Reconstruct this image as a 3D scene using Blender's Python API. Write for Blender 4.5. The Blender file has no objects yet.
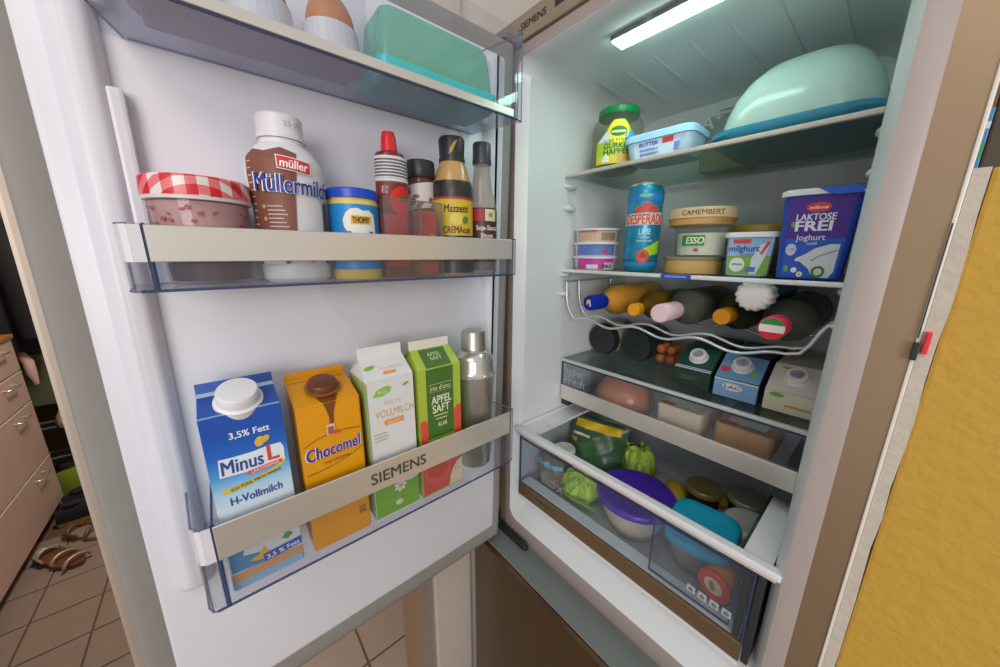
import bpy, bmesh, math, random
from mathutils import Vector, Matrix
random.seed(7)
sc = bpy.context.scene
COL = sc.collection
PI = math.pi

# ------------------------------------------------------------------ camera
CAM = (0.581, -0.504, 1.45)
YAW, PITCH, ROLL, FPX = math.radians(49.76), math.radians(13.38), math.radians(0.35), 336.5
_f = Vector((-math.sin(YAW)*math.cos(PITCH), math.cos(YAW)*math.cos(PITCH), -math.sin(PITCH)))
_r = Vector((math.cos(YAW), math.sin(YAW), 0)); _u = _r.cross(_f)
_r2 = math.cos(ROLL)*_r + math.sin(ROLL)*_u; _u2 = -math.sin(ROLL)*_r + math.cos(ROLL)*_u
cd = bpy.data.cameras.new('camera'); cam = bpy.data.objects.new('camera', cd); COL.objects.link(cam)
cd.sensor_width = 36; cd.lens = FPX/1000*36; cd.clip_start = 0.01; cd.clip_end = 50
M = Matrix((_r2, _u2, -_f)).transposed().to_4x4(); M.translation = Vector(CAM); cam.matrix_world = M
sc.camera = cam
sc.cycles.transparent_max_bounces = 40; sc.cycles.max_bounces = 14

# ------------------------------------------------------------------ world, lights, exposure
w = bpy.data.worlds.new('world'); sc.world = w; w.use_nodes = True
bg = w.node_tree.nodes['Background']; bg.inputs[0].default_value = (0.97, 0.96, 1.0, 1); bg.inputs[1].default_value = 0.60
def area(name, loc, aim, size, sizey, power, col):
    l = bpy.data.lights.new(name, 'AREA'); l.shape = 'RECTANGLE'; l.size = size; l.size_y = sizey; l.energy = power; l.color = col
    o = bpy.data.objects.new(name, l); COL.objects.link(o); o.location = loc
    o.rotation_euler = (Vector(aim)-Vector(loc)).to_track_quat('-Z', 'Y').to_euler(); return o
area('kitchen_side_fill', (2.6, -2.3, 1.75), (0.2, 0.1, 1.2), 1.3, 1.2, 40, (1.0, 0.95, 0.9))  # added fill for daylight from the kitchen side; no window is seen
area('kitchen_overhead_fill', (0.9, -1.3, 2.45), (0.9, -1.3, 0), 0.7, 0.7, 9, (1.0, 0.93, 0.84))  # added soft fill from overhead; no ceiling lamp is seen
sc.view_settings.view_transform = 'Standard'; sc.view_settings.look = 'None'
sc.view_settings.exposure = 0.0; sc.view_settings.gamma = 1.0
sc.view_settings.use_curve_mapping = False

# ------------------------------------------------------------------ helpers: pixel ray
def px(u, v, axis, val):
    d = _f + _r2*((u-500)/FPX) - _u2*((v-333.5)/FPX); i = 'xyz'.index(axis)
    return Vector(CAM) + d*((val-CAM[i])/d[i])

# ------------------------------------------------------------------ materials
def lin(h):
    h = h.lstrip('#'); c = [int(h[i:i+2], 16)/255 for i in (0, 2, 4)]
    return tuple((x/12.92 if x <= .04045 else ((x+.055)/1.055)**2.4) for x in c)
MATS = {}
def mat(name, col, rough=.45, metal=0, var=.06, scale=40, bump=0, bscale=60, emit=None, estr=0, sub=0, stretch=None, coat=0):
    if name in MATS: return MATS[name]
    m = bpy.data.materials.new(name); m.use_nodes = True; nt = m.node_tree; N = nt.nodes; L = nt.links
    b = N['Principled BSDF']; c = lin(col) if isinstance(col, str) else col
    tc = N.new('ShaderNodeTexCoord'); mp = N.new('ShaderNodeMapping'); L.new(tc.outputs['Object'], mp.inputs[0])
    if stretch: mp.inputs['Scale'].default_value = stretch
    nz = N.new('ShaderNodeTexNoise'); nz.inputs['Scale'].default_value = scale; nz.inputs['Detail'].default_value = 3
    L.new(mp.outputs[0], nz.inputs['Vector'])
    mx = N.new('ShaderNodeMix'); mx.data_type = 'RGBA'
    mx.inputs['A'].default_value = (*[x*(1-var) for x in c], 1); mx.inputs['B'].default_value = (*[min(1, x*(1+var)) for x in c], 1)
    L.new(nz.outputs['Fac'], mx.inputs['Factor']); L.new(mx.outputs['Result'], b.inputs['Base Color'])
    b.inputs['Roughness'].default_value = rough; b.inputs['Metallic'].default_value = metal
    if coat: b.inputs['Coat Weight'].default_value = coat
    if emit:
        b.inputs['Emission Color'].default_value = (*lin(emit), 1); b.inputs['Emission Strength'].default_value = estr
    if sub:
        b.inputs['Subsurface Weight'].default_value = sub; b.inputs['Subsurface Radius'].default_value = (.01, .01, .01)
    if bump:
        n2 = N.new('ShaderNodeTexNoise'); n2.inputs['Scale'].default_value = bscale; n2.inputs['Detail'].default_value = 4
        L.new(mp.outputs[0], n2.inputs['Vector'])
        bp = N.new('ShaderNodeBump'); bp.inputs['Strength'].default_value = bump; bp.inputs['Distance'].default_value = .004
        L.new(n2.outputs['Fac'], bp.inputs['Height']); L.new(bp.outputs[0], b.inputs['Normal'])
    MATS[name] = m; return m
def clear(name, tint, alpha=.0, rough=.06, body=None):
    """clear plastic or glass sheet: tinted see-through, a share of milky body, Fresnel gloss"""
    if name in MATS: return MATS[name]
    m = bpy.data.materials.new(name); m.use_nodes = True; nt = m.node_tree; N = nt.nodes; L = nt.links
    for n in list(N): N.remove(n)
    o = N.new('ShaderNodeOutputMaterial'); t = N.new('ShaderNodeBsdfTransparent'); t.inputs[0].default_value = (*lin(tint), 1)
    d = N.new('ShaderNodeBsdfDiffuse'); nz = N.new('ShaderNodeTexNoise'); nz.inputs['Scale'].default_value = 30
    mc = N.new('ShaderNodeMix'); mc.data_type = 'RGBA'; bc = lin(body or tint)
    mc.inputs['A'].default_value = (*[x*.94 for x in bc], 1); mc.inputs['B'].default_value = (*bc, 1)
    L.new(nz.outputs['Fac'], mc.inputs['Factor']); L.new(mc.outputs['Result'], d.inputs[0])
    m1 = N.new('ShaderNodeMixShader'); m1.inputs[0].default_value = alpha
    L.new(t.outputs[0], m1.inputs[1]); L.new(d.outputs[0], m1.inputs[2])
    g = N.new('ShaderNodeBsdfGlossy'); g.inputs['Roughness'].default_value = rough
    lw = N.new('ShaderNodeLayerWeight'); lw.inputs['Blend'].default_value = .5
    pw = N.new('ShaderNodeMath'); pw.operation = 'POWER'; pw.inputs[1].default_value = 5; L.new(lw.outputs['Facing'], pw.inputs[0])
    fr = N.new('ShaderNodeMath'); fr.operation = 'MULTIPLY_ADD'; fr.inputs[1].default_value = .55; fr.inputs[2].default_value = .025; L.new(pw.outputs[0], fr.inputs[0])
    m2 = N.new('ShaderNodeMixShader'); L.new(fr.outputs[0], m2.inputs[0]); L.new(m1.outputs[0], m2.inputs[1]); L.new(g.outputs[0], m2.inputs[2])
    L.new(m2.outputs[0], o.inputs[0]); MATS[name] = m; return m

WHITE = mat('white_liner_plastic', '#dcdce4', .35, var=.015)
LINER = mat('fridge_liner_plastic', '#d8dcdd', .32, var=.015)
FLANGE = mat('front_flange_plastic', '#a99c97', .4, var=.015)
STEEL = mat('champagne_steel', '#a28a6e', .38, .55, var=.04, scale=60, stretch=(1, 1, .05))
STEELD = mat('brushed_steel_front', '#8a7458', .33, .6, var=.05, scale=60, stretch=(1, 1, .05))
TRIM = mat('satin_aluminium_trim', '#dcd7cd', .32, .6, var=.04, scale=80, stretch=(1, .04, 1))
CHROME = mat('polished_steel', '#d6d3cd', .2, .75, var=.03)
GASKET = mat('grey_rubber_gasket', '#8d8a86', .6, var=.05)
GREY = mat('grey_plastic', '#8f9493', .5, var=.04)
BLACK = mat('black_plastic', '#26282b', .4, var=.08)
DARK = mat('dark_plastic', '#2e3334', .45, var=.08)
CLEAR = clear('clear_plastic', '#f8f9fb', .025, body='#c9ccd6')
EDGE = clear('clear_plastic_edge', '#7f93bd', .3, body='#6b7d9f')
EDGE2 = clear('pale_plastic_edge', '#c3cad8', .25, body='#a9b1c2')
SHELF = clear('shelf_glass', '#dfeae5', .05, .04, body='#9fb5ab')
GLASS = clear('jar_glass', '#e6ece6', .03, .04)
PRINT = {}
def ink(h, rough=.5): return mat('print_'+h.strip('#'), h, rough, var=.03)

# ------------------------------------------------------------------ object helpers
OFF = {}
def link(name, me, parent=None, m=None, smooth=False):
    o = bpy.data.objects.new(name, me); COL.objects.link(o)
    if m: me.materials.append(m)
    if smooth:
        for p in me.polygons: p.use_smooth = True
    if parent is not None:
        o.parent = parent
        off = OFF.get(parent.name)
        if off is not None:
            for v in me.vertices: v.co -= off
            OFF[o.name] = off
    return o
def tag(o, label, cat, group=None, kind=None):
    o['label'] = label; o['category'] = cat
    if group: o['group'] = group
    if kind: o['kind'] = kind
    return o
def thing(name, label, cat, loc=(0, 0, 0), rz=0, group=None, world=False, rx=0, ry=0):
    o = bpy.data.objects.new(name, None); COL.objects.link(o); o.location = loc; o.rotation_euler = (rx, ry, rz)
    o.empty_display_size = .02
    if world: OFF[o.name] = Vector(loc)
    return tag(o, label, cat, group)
def struct(o): o['kind'] = 'structure'; return o
def frombm(name, bm, m, parent=None, smooth=False, xf=None):
    if xf is not None: bmesh.ops.transform(bm, matrix=xf, verts=bm.verts)
    bmesh.ops.recalc_face_normals(bm, faces=bm.faces)
    me = bpy.data.meshes.new(name); bm.to_mesh(me); bm.free(); return link(name, me, parent, m, smooth)
def pyd(name, vs, fs, m, parent=None, smooth=False):
    bm = bmesh.new(); bv = [bm.verts.new(v) for v in vs]
    for f in fs:
        try: bm.faces.new([bv[i] for i in f])
        except ValueError: pass
    return frombm(name, bm, m, parent, smooth)
def addbox(bm, lo, hi, bev=0, seg=2):
    r = bmesh.ops.create_cube(bm, size=1); vs = r['verts']
    s = [hi[i]-lo[i] for i in range(3)]; c = [(hi[i]+lo[i])/2 for i in range(3)]
    for v in vs: v.co = Vector([v.co[i]*s[i]+c[i] for i in range(3)])
    if bev:
        es = list({e for v in vs for e in v.link_edges})
        bmesh.ops.bevel(bm, geom=es, offset=min(bev, min(s)*.49), segments=seg, affect='EDGES', profile=.6)
def box(name, lo, hi, m, parent=None, bev=0, seg=2):
    bm = bmesh.new(); addbox(bm, lo, hi, bev, seg); return frombm(name, bm, m, parent)
def boxes(name, lst, m, parent=None, bev=0):
    bm = bmesh.new()
    for lo, hi in lst: addbox(bm, lo, hi, bev)
    return frombm(name, bm, m, parent)
def multi(name, lst, m, parent=None, bev=0):
    return [box(name, lo, hi, m, parent, bev) for lo, hi in lst][0]
def addlathe(bm, prof, n=32, c=(0, 0), sq=None):
    rings = []
    for r, z in prof:
        ring = []
        for k in range(n):
            a = 2*PI*k/n
            if r < 1e-6: x = y = 0
            elif sq:   # superellipse
                e = 2/sq; ca, sa = math.cos(a), math.sin(a)
                x = r*math.copysign(abs(ca)**e, ca); y = r*math.copysign(abs(sa)**e, sa)
            else: x, y = r*math.cos(a), r*math.sin(a)
            ring.append(bm.verts.new((c[0]+x, c[1]+y, z)))
        rings.append(ring)
    for a, b in zip(rings, rings[1:]):
        for k in range(n):
            try: bm.faces.new((a[k], a[(k+1) % n], b[(k+1) % n], b[k]))
            except ValueError: pass
    if prof[0][0] > 1e-6: bm.faces.new(rings[0][::-1])
    if prof[-1][0] > 1e-6: bm.faces.new(rings[-1])
    bmesh.ops.remove_doubles(bm, verts=[v for r in (rings[0], rings[-1]) for v in r], dist=1e-6)
def lathe(name, prof, m, parent=None, n=32, xf=None, sq=None, smooth=True, sx=1, sy=1):
    bm = bmesh.new(); addlathe(bm, prof, n, sq=sq)
    if sx != 1 or sy != 1:
        for v in bm.verts: v.co.x *= sx; v.co.y *= sy
    o = frombm(name, bm, m, parent, False, xf)
    if smooth: autosmooth(o.data, 40)
    return o
def autosmooth(me, deg=35):
    for p in me.polygons: p.use_smooth = True
    bm = bmesh.new(); bm.from_mesh(me); c = math.cos(math.radians(deg))
    for e in bm.edges:
        if len(e.link_faces) == 2 and e.link_faces[0].normal.dot(e.link_faces[1].normal) < c: e.smooth = False
    bm.to_mesh(me); bm.free()
def prism(name, poly, axis, a, b, m, parent=None, bev=0):
    """poly: 2-D points in the two other axes (cyclic order), extruded along axis from a to b"""
    bm = bmesh.new()
    def P(p, t): return {'x': (t, p[0], p[1]), 'y': (p[0], t, p[1]), 'z': (p[0], p[1], t)}[axis]
    A = [bm.verts.new(P(p, a)) for p in poly]; B = [bm.verts.new(P(p, b)) for p in poly]; n = len(poly)
    bm.faces.new(A); bm.faces.new(B[::-1])
    for k in range(n): bm.faces.new((A[k], B[k], B[(k+1) % n], A[(k+1) % n]))
    if bev: bmesh.ops.bevel(bm, geom=list(bm.edges), offset=bev, segments=2, affect='EDGES')
    return frombm(name, bm, m, parent)
def tube(name, pts, r, m, parent=None, n=8, closed=False):
    bm = bmesh.new(); pts = [Vector(p) for p in pts]; rings = []; N = len(pts)
    up = Vector((0, 0, 1)); prev = None
    for i, p in enumerate(pts):
        t = (pts[(i+1) % N]-pts[i-1]) if closed or 0 < i < N-1 else (pts[1]-pts[0] if i == 0 else pts[-1]-pts[-2])
        t.normalize(); s = prev if prev else (t.cross(up) if abs(t.z) < .9 else t.cross(Vector((1, 0, 0))))
        s = (s - t*s.dot(t)).normalized(); prev = s; q = t.cross(s)
        rr = r[i] if isinstance(r, (list, tuple)) else r
        rings.append([bm.verts.new(p + s*rr*math.cos(2*PI*k/n) + q*rr*math.sin(2*PI*k/n)) for k in range(n)])
    for i in range(N if closed else N-1):
        a, b = rings[i], rings[(i+1) % N]
        for k in range(n): bm.faces.new((a[k], a[(k+1) % n], b[(k+1) % n], b[k]))
    if not closed: bm.faces.new(rings[0][::-1]); bm.faces.new(rings[-1])
    o = frombm(name, bm, m, parent); autosmooth(o.data, 60); return o
def rrect(x0, x1, y0, y1, r, n=5):
    out = []
    for cx, cy, a in ((x1-r, y1-r, 0), (x0+r, y1-r, 90), (x0+r, y0+r, 180), (x1-r, y0+r, 270)):
        for k in range(n+1):
            t = math.radians(a+90*k/n); out.append((cx+r*math.cos(t), cy+r*math.sin(t)))
    return out
def loft(name, rings, m, parent=None, cap0=True, cap1=True, smooth=30):
    bm = bmesh.new(); R = [[bm.verts.new(p) for p in ring] for ring in rings]; n = len(R[0])
    for a, b in zip(R, R[1:]):
        for k in range(n): bm.faces.new((a[k], a[(k+1) % n], b[(k+1) % n], b[k]))
    if cap0: bm.faces.new(R[0][::-1])
    if cap1: bm.faces.new(R[-1])
    o = frombm(name, bm, m, parent)
    if smooth: autosmooth(o.data, smooth)
    return o
# ---- surfaces for print: maps (u, v) in metres to a point; front of a thing looks along its -y
def flat(y, lift=.0004): return lambda u, v: (u, y-lift, v)
def slope(p0, p1, lift=.0005):
    """panel rising from p0=(y,z) to p1=(y,z); v runs from 0 (p0) upwards in metres"""
    d = Vector((0, p1[0]-p0[0], p1[1]-p0[1])); d.normalize(); n = Vector((0, -d.z, d.y))
    if n.z < 0: n = -n
    return lambda u, v: (u, p0[0]+d.y*v+n.y*lift, p0[1]+d.z*v+n.z*lift)
def cyl(rf, th0=-PI/2, lift=.0004, sx=1, sy=1, sq=None):
    if not callable(rf): r0 = rf; rf = lambda z: r0
    def f(u, v):
        r = rf(v)+lift; a = th0+u/r; return (sx*r*math.cos(a), sy*r*math.sin(a), v)
    return f
def decal(name, pts, fn, m, parent, n=None):
    """polygon print; straight edges are subdivided so that it follows a curved surface"""
    if n:
        xs = [p[0] for p in pts]; ys = [p[1] for p in pts]
        bm = bmesh.new(); vs = [bm.verts.new((p[0], p[1], 0)) for p in pts]; bm.faces.new(vs)
        x0, x1, y0, y1 = min(xs), max(xs), min(ys), max(ys)
        for k in range(1, n):
            X = x0+(x1-x0)*k/n; g = bm.verts[:]+bm.edges[:]+bm.faces[:]
            bmesh.ops.bisect_plane(bm, geom=g, plane_co=(X, 0, 0), plane_no=(1, 0, 0))
        for k in range(1, max(2, n//2)):
            Y = y0+(y1-y0)*k/max(2, n//2); g = bm.verts[:]+bm.edges[:]+bm.faces[:]
            bmesh.ops.bisect_plane(bm, geom=g, plane_co=(0, Y, 0), plane_no=(0, 1, 0))
        for v in bm.verts: v.co = Vector(fn(v.co.x, v.co.y))
        me = bpy.data.meshes.new(name); bm.to_mesh(me); bm.free(); return link(name, me, parent, m)
    me = bpy.data.meshes.new(name); me.from_pydata([fn(*p) for p in pts], [], [list(range(len(pts)))])
    return link(name, me, parent, m)
def R4(x0, x1, y0, y1): return [(x0, y0), (x1, y0), (x1, y1), (x0, y1)]
def ell(cx, cy, rx, ry, n=20, rot=0):
    c, s = math.cos(rot), math.sin(rot)
    return [(cx+rx*math.cos(t)*c-ry*math.sin(t)*s, cy+rx*math.cos(t)*s+ry*math.sin(t)*c) for t in (2*PI*k/n for k in range(n))]
def text(s, size, u, v, fn, m, parent, name='lettering', align='CENTER', rot=0, bold=0, width=None, shear=0, arc=0, sub=True):
    cu = bpy.data.curves.new('t', 'FONT'); cu.body = s; cu.size = 1; cu.align_x = 'LEFT'; cu.resolution_u = 3
    cu.offset = min(0, bold); cu.shear = shear
    o = bpy.data.objects.new('t', cu); COL.objects.link(o)
    me = bpy.data.meshes.new_from_object(o.evaluated_get(bpy.context.evaluated_depsgraph_get()))
    bpy.data.objects.remove(o); bpy.data.curves.remove(cu)
    if not me.vertices: return None
    xs = [q.co.x for q in me.vertices]; x0, x1 = min(xs), max(xs); W = x1-x0
    kx = size if width is None else width/W
    ax = {'CENTER': (x0+x1)/2, 'LEFT': x0, 'RIGHT': x1}[align]
    if bold > 0:      # stamp the glyphs a few times for a heavier stroke
        V = [q.co.copy() for q in me.vertices]; P = [list(p.vertices) for p in me.polygons]; n0 = len(V); VV, PP = [], []
        b_ = bold*.8
        for i, (dx, dy) in enumerate(((0, 0), (b_, b_*.5), (-b_, b_*.5), (b_, -b_*.5), (-b_, -b_*.5))):
            VV += [(q.x+dx, q.y+dy, i*.02) for q in V]; PP += [[k+i*n0 for k in p] for p in P]
        me = bpy.data.meshes.new('t'); me.from_pydata(VV, [], PP)
    c, sn = math.cos(rot), math.sin(rot)
    for q in me.vertices:
        a, b = (q.co.x-ax)*kx, (q.co.y-.35)*size
        if arc: b += arc*(1-(2*a/(W*kx))**2)
        uu, vv, st_ = u+a*c-b*sn, v+a*sn+b*c, q.co.z/.02
        p = Vector(fn(uu, vv))
        if st_ > .5:      # each stamp lies a hair above the last
            nn = (Vector(fn(uu+.0005, vv))-p).cross(Vector(fn(uu, vv+.0005))-p)
            if nn.length > 0: p += nn.normalized()*(st_*4e-5)
        q.co = p
    me.name = name; return link(name, me, parent, m)

# ================================================================== SETTING
GROUT = mat('tile_grout', '#5d4a36', .9, var=.15)
TILE = mat('beige_floor_tile', '#8a7768', .45, var=.14, scale=9, bump=.15, bscale=30)
YEL = mat('yellow_wallpaper_paint', '#c2993a', .75, var=.05, scale=20, bump=.55, bscale=75)
PLASTER = mat('bare_plaster', '#c6bcae', .9, var=.12, scale=60, bump=.4, bscale=120)
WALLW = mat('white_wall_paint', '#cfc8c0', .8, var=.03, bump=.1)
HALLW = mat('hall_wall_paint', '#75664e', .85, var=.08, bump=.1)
WOODJ = mat('beige_jamb_paint', '#a2866a', .5, var=.04, stretch=(1, 1, .1))
FRAMEW = mat('cream_frame_paint', '#cdc0b6', .45, var=.03)
fl = struct(box('floor', (-3.2, -2.6, -.06), (2.9, 1.0, -.004), GROUT))
tb = bmesh.new(); addbox(tb, (-.0975, -.0965, -.004), (.0975, .0965, 0), .0025, 1)
tme = bpy.data.meshes.new('tile'); tb.to_mesh(tme); tb.free(); tme.materials.append(TILE)
for i in range(-10, 1):
    for j in range(-5, 3):
        t = bpy.data.objects.new('tile', tme); COL.objects.link(t); t.parent = fl
        t.location = (-1.02+.1+.2*(i+5), -1.065+.0975+.1985*(j+2), 0)
        t.rotation_euler = (random.uniform(-.002, .002), random.uniform(-.002, .002), 0)
wl = struct(boxes('wall_left', [((-.27, -.178, 0), (-.06, .9, 2.5)), ((-.27, -2.6, 0), (-.06, -1.12, 2.5)), ((-.27, -1.12, 2.03), (-.06, -.178, 2.5))], WALLW))
tr = struct(boxes('trim_1', [((-.06, -.186, 0), (-.044, -.075, 2.09)), ((-.06, -1.2, 0), (-.044, -1.114, 2.09)), ((-.06, -1.114, 2.02), (-.044, -.186, 2.09))], FRAMEW, bev=.004))
multi('jamb_lining', [((-.275, -.187, 0), (-.118, -.178, 2.03)), ((-.275, -1.12, 0), (-.118, -1.111, 2.03))], WOODJ, tr)
o = boxes('rebate_strip', [((-.118, -.19, 0), (-.06, -.178, 2.03))], mat('grey_seal_strip', '#8e8880', .6), tr)
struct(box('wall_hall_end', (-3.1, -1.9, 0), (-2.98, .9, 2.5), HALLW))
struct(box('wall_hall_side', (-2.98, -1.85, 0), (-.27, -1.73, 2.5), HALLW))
struct(box('wall_hall_far', (-2.98, .5, 0), (-.27, .62, 2.5), WALLW))
struct(box('ceiling', (-3.1, -1.9, 2.5), (-.06, .9, 2.56), WALLW))
wr = struct(box('wall_right', (.6125, .0, 0), (1.9, .12, 1.522), YEL, bev=.003))
bm = bmesh.new(); n = 40
vs0 = []
for k in range(n+1):
    z = 1.522*k/n; vs0.append((z, .0125+random.uniform(-.0012, .0012) - .004*(1-z/1.522)))
A = [bm.verts.new((.6027, -.0012, z)) for z, wd in vs0]; B = [bm.verts.new((.6005+wd, -.0012, z)) for z, wd in vs0]
Cc = [bm.verts.new((.6027, .12, z)) for z, wd in vs0]; Dd = [bm.verts.new((.6005+wd, .12, z)) for z, wd in vs0]
for k in range(n):
    bm.faces.new((A[k], B[k], B[k+1], A[k+1])); bm.faces.new((A[k], A[k+1], Cc[k+1], Cc[k])); bm.faces.new((B[k], Dd[k], Dd[k+1], B[k+1]))
bm.faces.new((A[-1], B[-1], Dd[-1], Cc[-1])); frombm('plaster_edge', bm, PLASTER, wr)
struct(box('wall_back', (.61, .62, 0), (1.9, .7, 2.5), mat('brown_back_wall', '#8a6a48', .7, var=.1, scale=6)))

# ================================================================== REFRIGERATOR
FR = thing('refrigerator', 'tall champagne steel fridge freezer with its upper door swung open beside a yellow wall', 'refrigerator', (.3, .3, 0), world=True)
boxes('cabinet_shell', [((-.005, 0, .06), (.012, .615, 1.86)), ((.572, 0, .06), (.5995, .615, 1.86)), ((.012, 0, 1.8285), (.572, .615, 1.86)),
                        ((.012, .59, .06), (.572, .615, 1.8285)), ((.012, .0, .06), (.572, .59, .7405))], STEEL, FR)
box('edge_strip', (.5995, -.002, .06), (.6025, .006, 1.86), mat('pale_edge_strip', '#e3ded6', .35), FR, .001)  # thin pale strip down the right front edge of the cabinet
multi('foot', [((.02, .03, 0), (.09, .58, .06)), ((.51, .03, 0), (.58, .58, .06))], BLACK, FR)
# liner: rounded tub lofted from the flange to the back
def yring(y, x0, x1, z0, z1, r): return [(p[0], y, p[1]) for p in rrect(x0, x1, z0, z1, r, 6)]
loft('front_flange', [yring(.03, .012, .572, .7405, 1.8285, .012), yring(-.001, .012, .572, .7405, 1.8285, .012),
                      yring(-.003, .015, .569, .744, 1.826, .014), yring(-.003, .0325, .5515, .789, 1.807, .028)], FLANGE, FR, False, False)
loft('inner_liner', [yring(-.003, .0325, .5515, .789, 1.807, .028), yring(-.001, .0335, .5505, .791, 1.8055, .03), yring(.018, .05, .5405, .842, 1.801, .035),
                     yring(.05, .05, .5405, .862, 1.800, .04), yring(.37, .052, .5385, .864, 1.792, .05), yring(.405, .066, .5245, .88, 1.778, .05),
                     yring(.42, .10, .49, .92, 1.745, .05)], LINER, FR, False, True, 40)
for k, x in enumerate((.10, .16, .22, .28, .34, .40, .46)):
    zc = lambda y: 1.800-.008*(y-.05)/.32
    pyd('ceiling_rib', [(x+dx, y, zc(y)+dz) for y in (.16, .365) for dx, dz in ((-.003, .0005), (0, -.0016), (.003, .0005))], [(0, 1, 4, 3), (1, 2, 5, 4)], LINER, FR)
# shelf supports on both side walls
SUP = mat('support_plastic', '#ccd4d8', .35)
for z, y in ((1.598, .152), (1.551, .152), (1.4015, .15), (1.355, .15)):
    for x in (.0515, .5385):
        bm = bmesh.new(); bmesh.ops.create_uvsphere(bm, u_segments=16, v_segments=10, radius=1)
        for v in bm.verts: v.co = Vector((x+v.co.x*.0125, y+v.co.y*.020, z+v.co.z*.0075))
        oo = frombm('shelf_support', bm, SUP, FR); autosmooth(oo.data, 60)
# led lamp
lamp = box('led_lamp', (.198, .055, 1.7925), (.42, .088, 1.803), mat('lamp_housing', '#6d7673', .4), FR, .002)
box('diffuser', (.200, .0575, 1.7905), (.418, .0875, 1.7930), mat('led_diffuser', '#ffffff', .4, emit='#cffff0', estr=22), lamp)
text('LED', .008, .262, 1.7972, lambda u, v: (u, .0544, v), ink('#c9d4d0'), lamp)
# energy badge on the back wall
badge = box('energy_badge', (.222, .4155, 1.640), (.34, .4195, 1.7615), mat('badge_grey', '#a3a7a3', .5), FR, .002)
box('badge_holder', (.25, .405, 1.7600), (.345, .4185, 1.7720), LINER, FR, .002)
text('A', .040, px(708, 123, 'y', .4147).x, px(708, 123, 'y', .4147).z, lambda u, v: (u, .4147, v), ink('#e8ede4'), badge, bold=.01)
text('+', .026, px(719, 117, 'y', .4147).x, px(719, 117, 'y', .4147).z, lambda u, v: (u, .4147, v), ink('#e8ede4'), badge, bold=.01)
# control fascia
FAS = mat('champagne_fascia', '#ab9a88', .35, .45, var=.03, stretch=(.05, 1, 1))
fa = prism('control_panel', [(-.008, 1.830), (-.007, 1.829), (0, 1.829), (0, 1.872), (-.006, 1.872), (-.008, 1.870)], 'x', -.004, .602, FAS, FR)
text('SIEMENS', .0160, px(533, 19, 'y', -.0084).x, px(533, 19, 'y', -.0084).z, lambda u, v: (u, -.0084, v), ink('#2f2c2a'), fa, bold=.02, width=.062)
box('display_window', (.130, -.0086, 1.846), (.31, -.0076, 1.865), mat('smoked_display', '#3a3937', .2), fa)
# freezer door below
FZ = mat('freezer_front_steel', '#67543c', .27, .7, var=.05, scale=50, stretch=(1, 1, .04))
fd = prism('freezer_door', [(-.085, .10), (-.012, .10), (-.012, .738), (-.02, .742), (-.078, .7565), (-.085, .7525)], 'x', -.0115, .6, FZ, FR, .002)
prism('freezer_door_cap', [(-.0795, .7605), (-.0035, .7415), (-.0035, .7455), (-.0795, .7645)], 'x', -.008, .597, mat('grey_cap_plastic', '#7e8583', .45), fd)
hg = bmesh.new(); addbox(hg, (.004, -.026, .745), (.112, -.010, .7605), .0075, 3)
frombm('hinge_cover', hg, BLACK, FR)
# upper door, swung open by ninety degrees: a slab whose inner face looks along +x
DSK = mat('door_edge_steel', '#b9aa9c', .4, .35, var=.03)
dr = box('door', (-.008, -.643, .776), (.046, -.040, 1.822), DSK, FR, .004)
def xring(x, y0, y1, z0, z1, r): return [(x, p[0], p[1]) for p in rrect(y0, y1, z0, z1, r, 4)]
loft('door_gasket', [xring(.046, -.634, -.044, .785, 1.815, .006), xring(.057, -.632, -.046, .787, 1.813, .006), xring(.0605, -.626, -.051, .794, 1.807, .006),
                     xring(.0595, -.619, -.057, .802, 1.800, .005), xring(.0605, -.612, -.062, .812, 1.794, .005), xring(.0575, -.605, -.068, .824, 1.786, .004), xring(.0575, -.598, -.075, .832, 1.778, .004)], GASKET, dr, False, False, 60)
loft('door_liner', [xring(.046, -.608, -.064, .82, 1.788, .004), xring(.0585, -.606, -.066, .823, 1.785, .006), xring(.0600, -.603, -.069, .826, 1.782, .006)], WHITE, dr, False, True)
def ridge(y0, y1, z0, z1):
    return loft('liner_ridge', [xring(.0598, y0, y1, z0, z1, .012), xring(.067, y0+.003, y1-.002, z0+.004, z1, .012), xring(.0745, y0+.009, y1-.006, z0+.010, z1-.004, .008), xring(.0765, y0+.014, y1-.011, z0+.014, z1-.006, .006)], WHITE, dr, False, True, 70)
ridge(-.590, -.553, 1.025, 1.78); ridge(-.112, -.080, 1.025, 1.78)
for z0, z1 in ((1.475, 1.60), (1.665, 1.76)):
    for y0, y1 in ((-.557, -.545), (-.122, -.109)):
        box('bin_rail', (.0598, y0, z0), (.0735, y1, z1), WHITE, dr, .003)
# the door hangs very slightly out of plumb
for c_ in [dr]+list(dr.children):
    for v in c_.data.vertices:
        y = v.co.y+.3; z = v.co.z
        if y < -.33: v.co.y += .015*(z-1.45)*min(1, (-y-.33)/.27)
        else: v.co.y += .03*(z-1.38)*min(1, (y+.33)/.27)
# upper hinge
multi('upper_hinge', [((.0, -.05, 1.823), (.05, .0, 1.836)), ((.018, -.04, 1.834), (.04, -.018, 1.842))], mat('hinge_grey', '#8b8a88', .4, .4), FR, .003)

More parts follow.
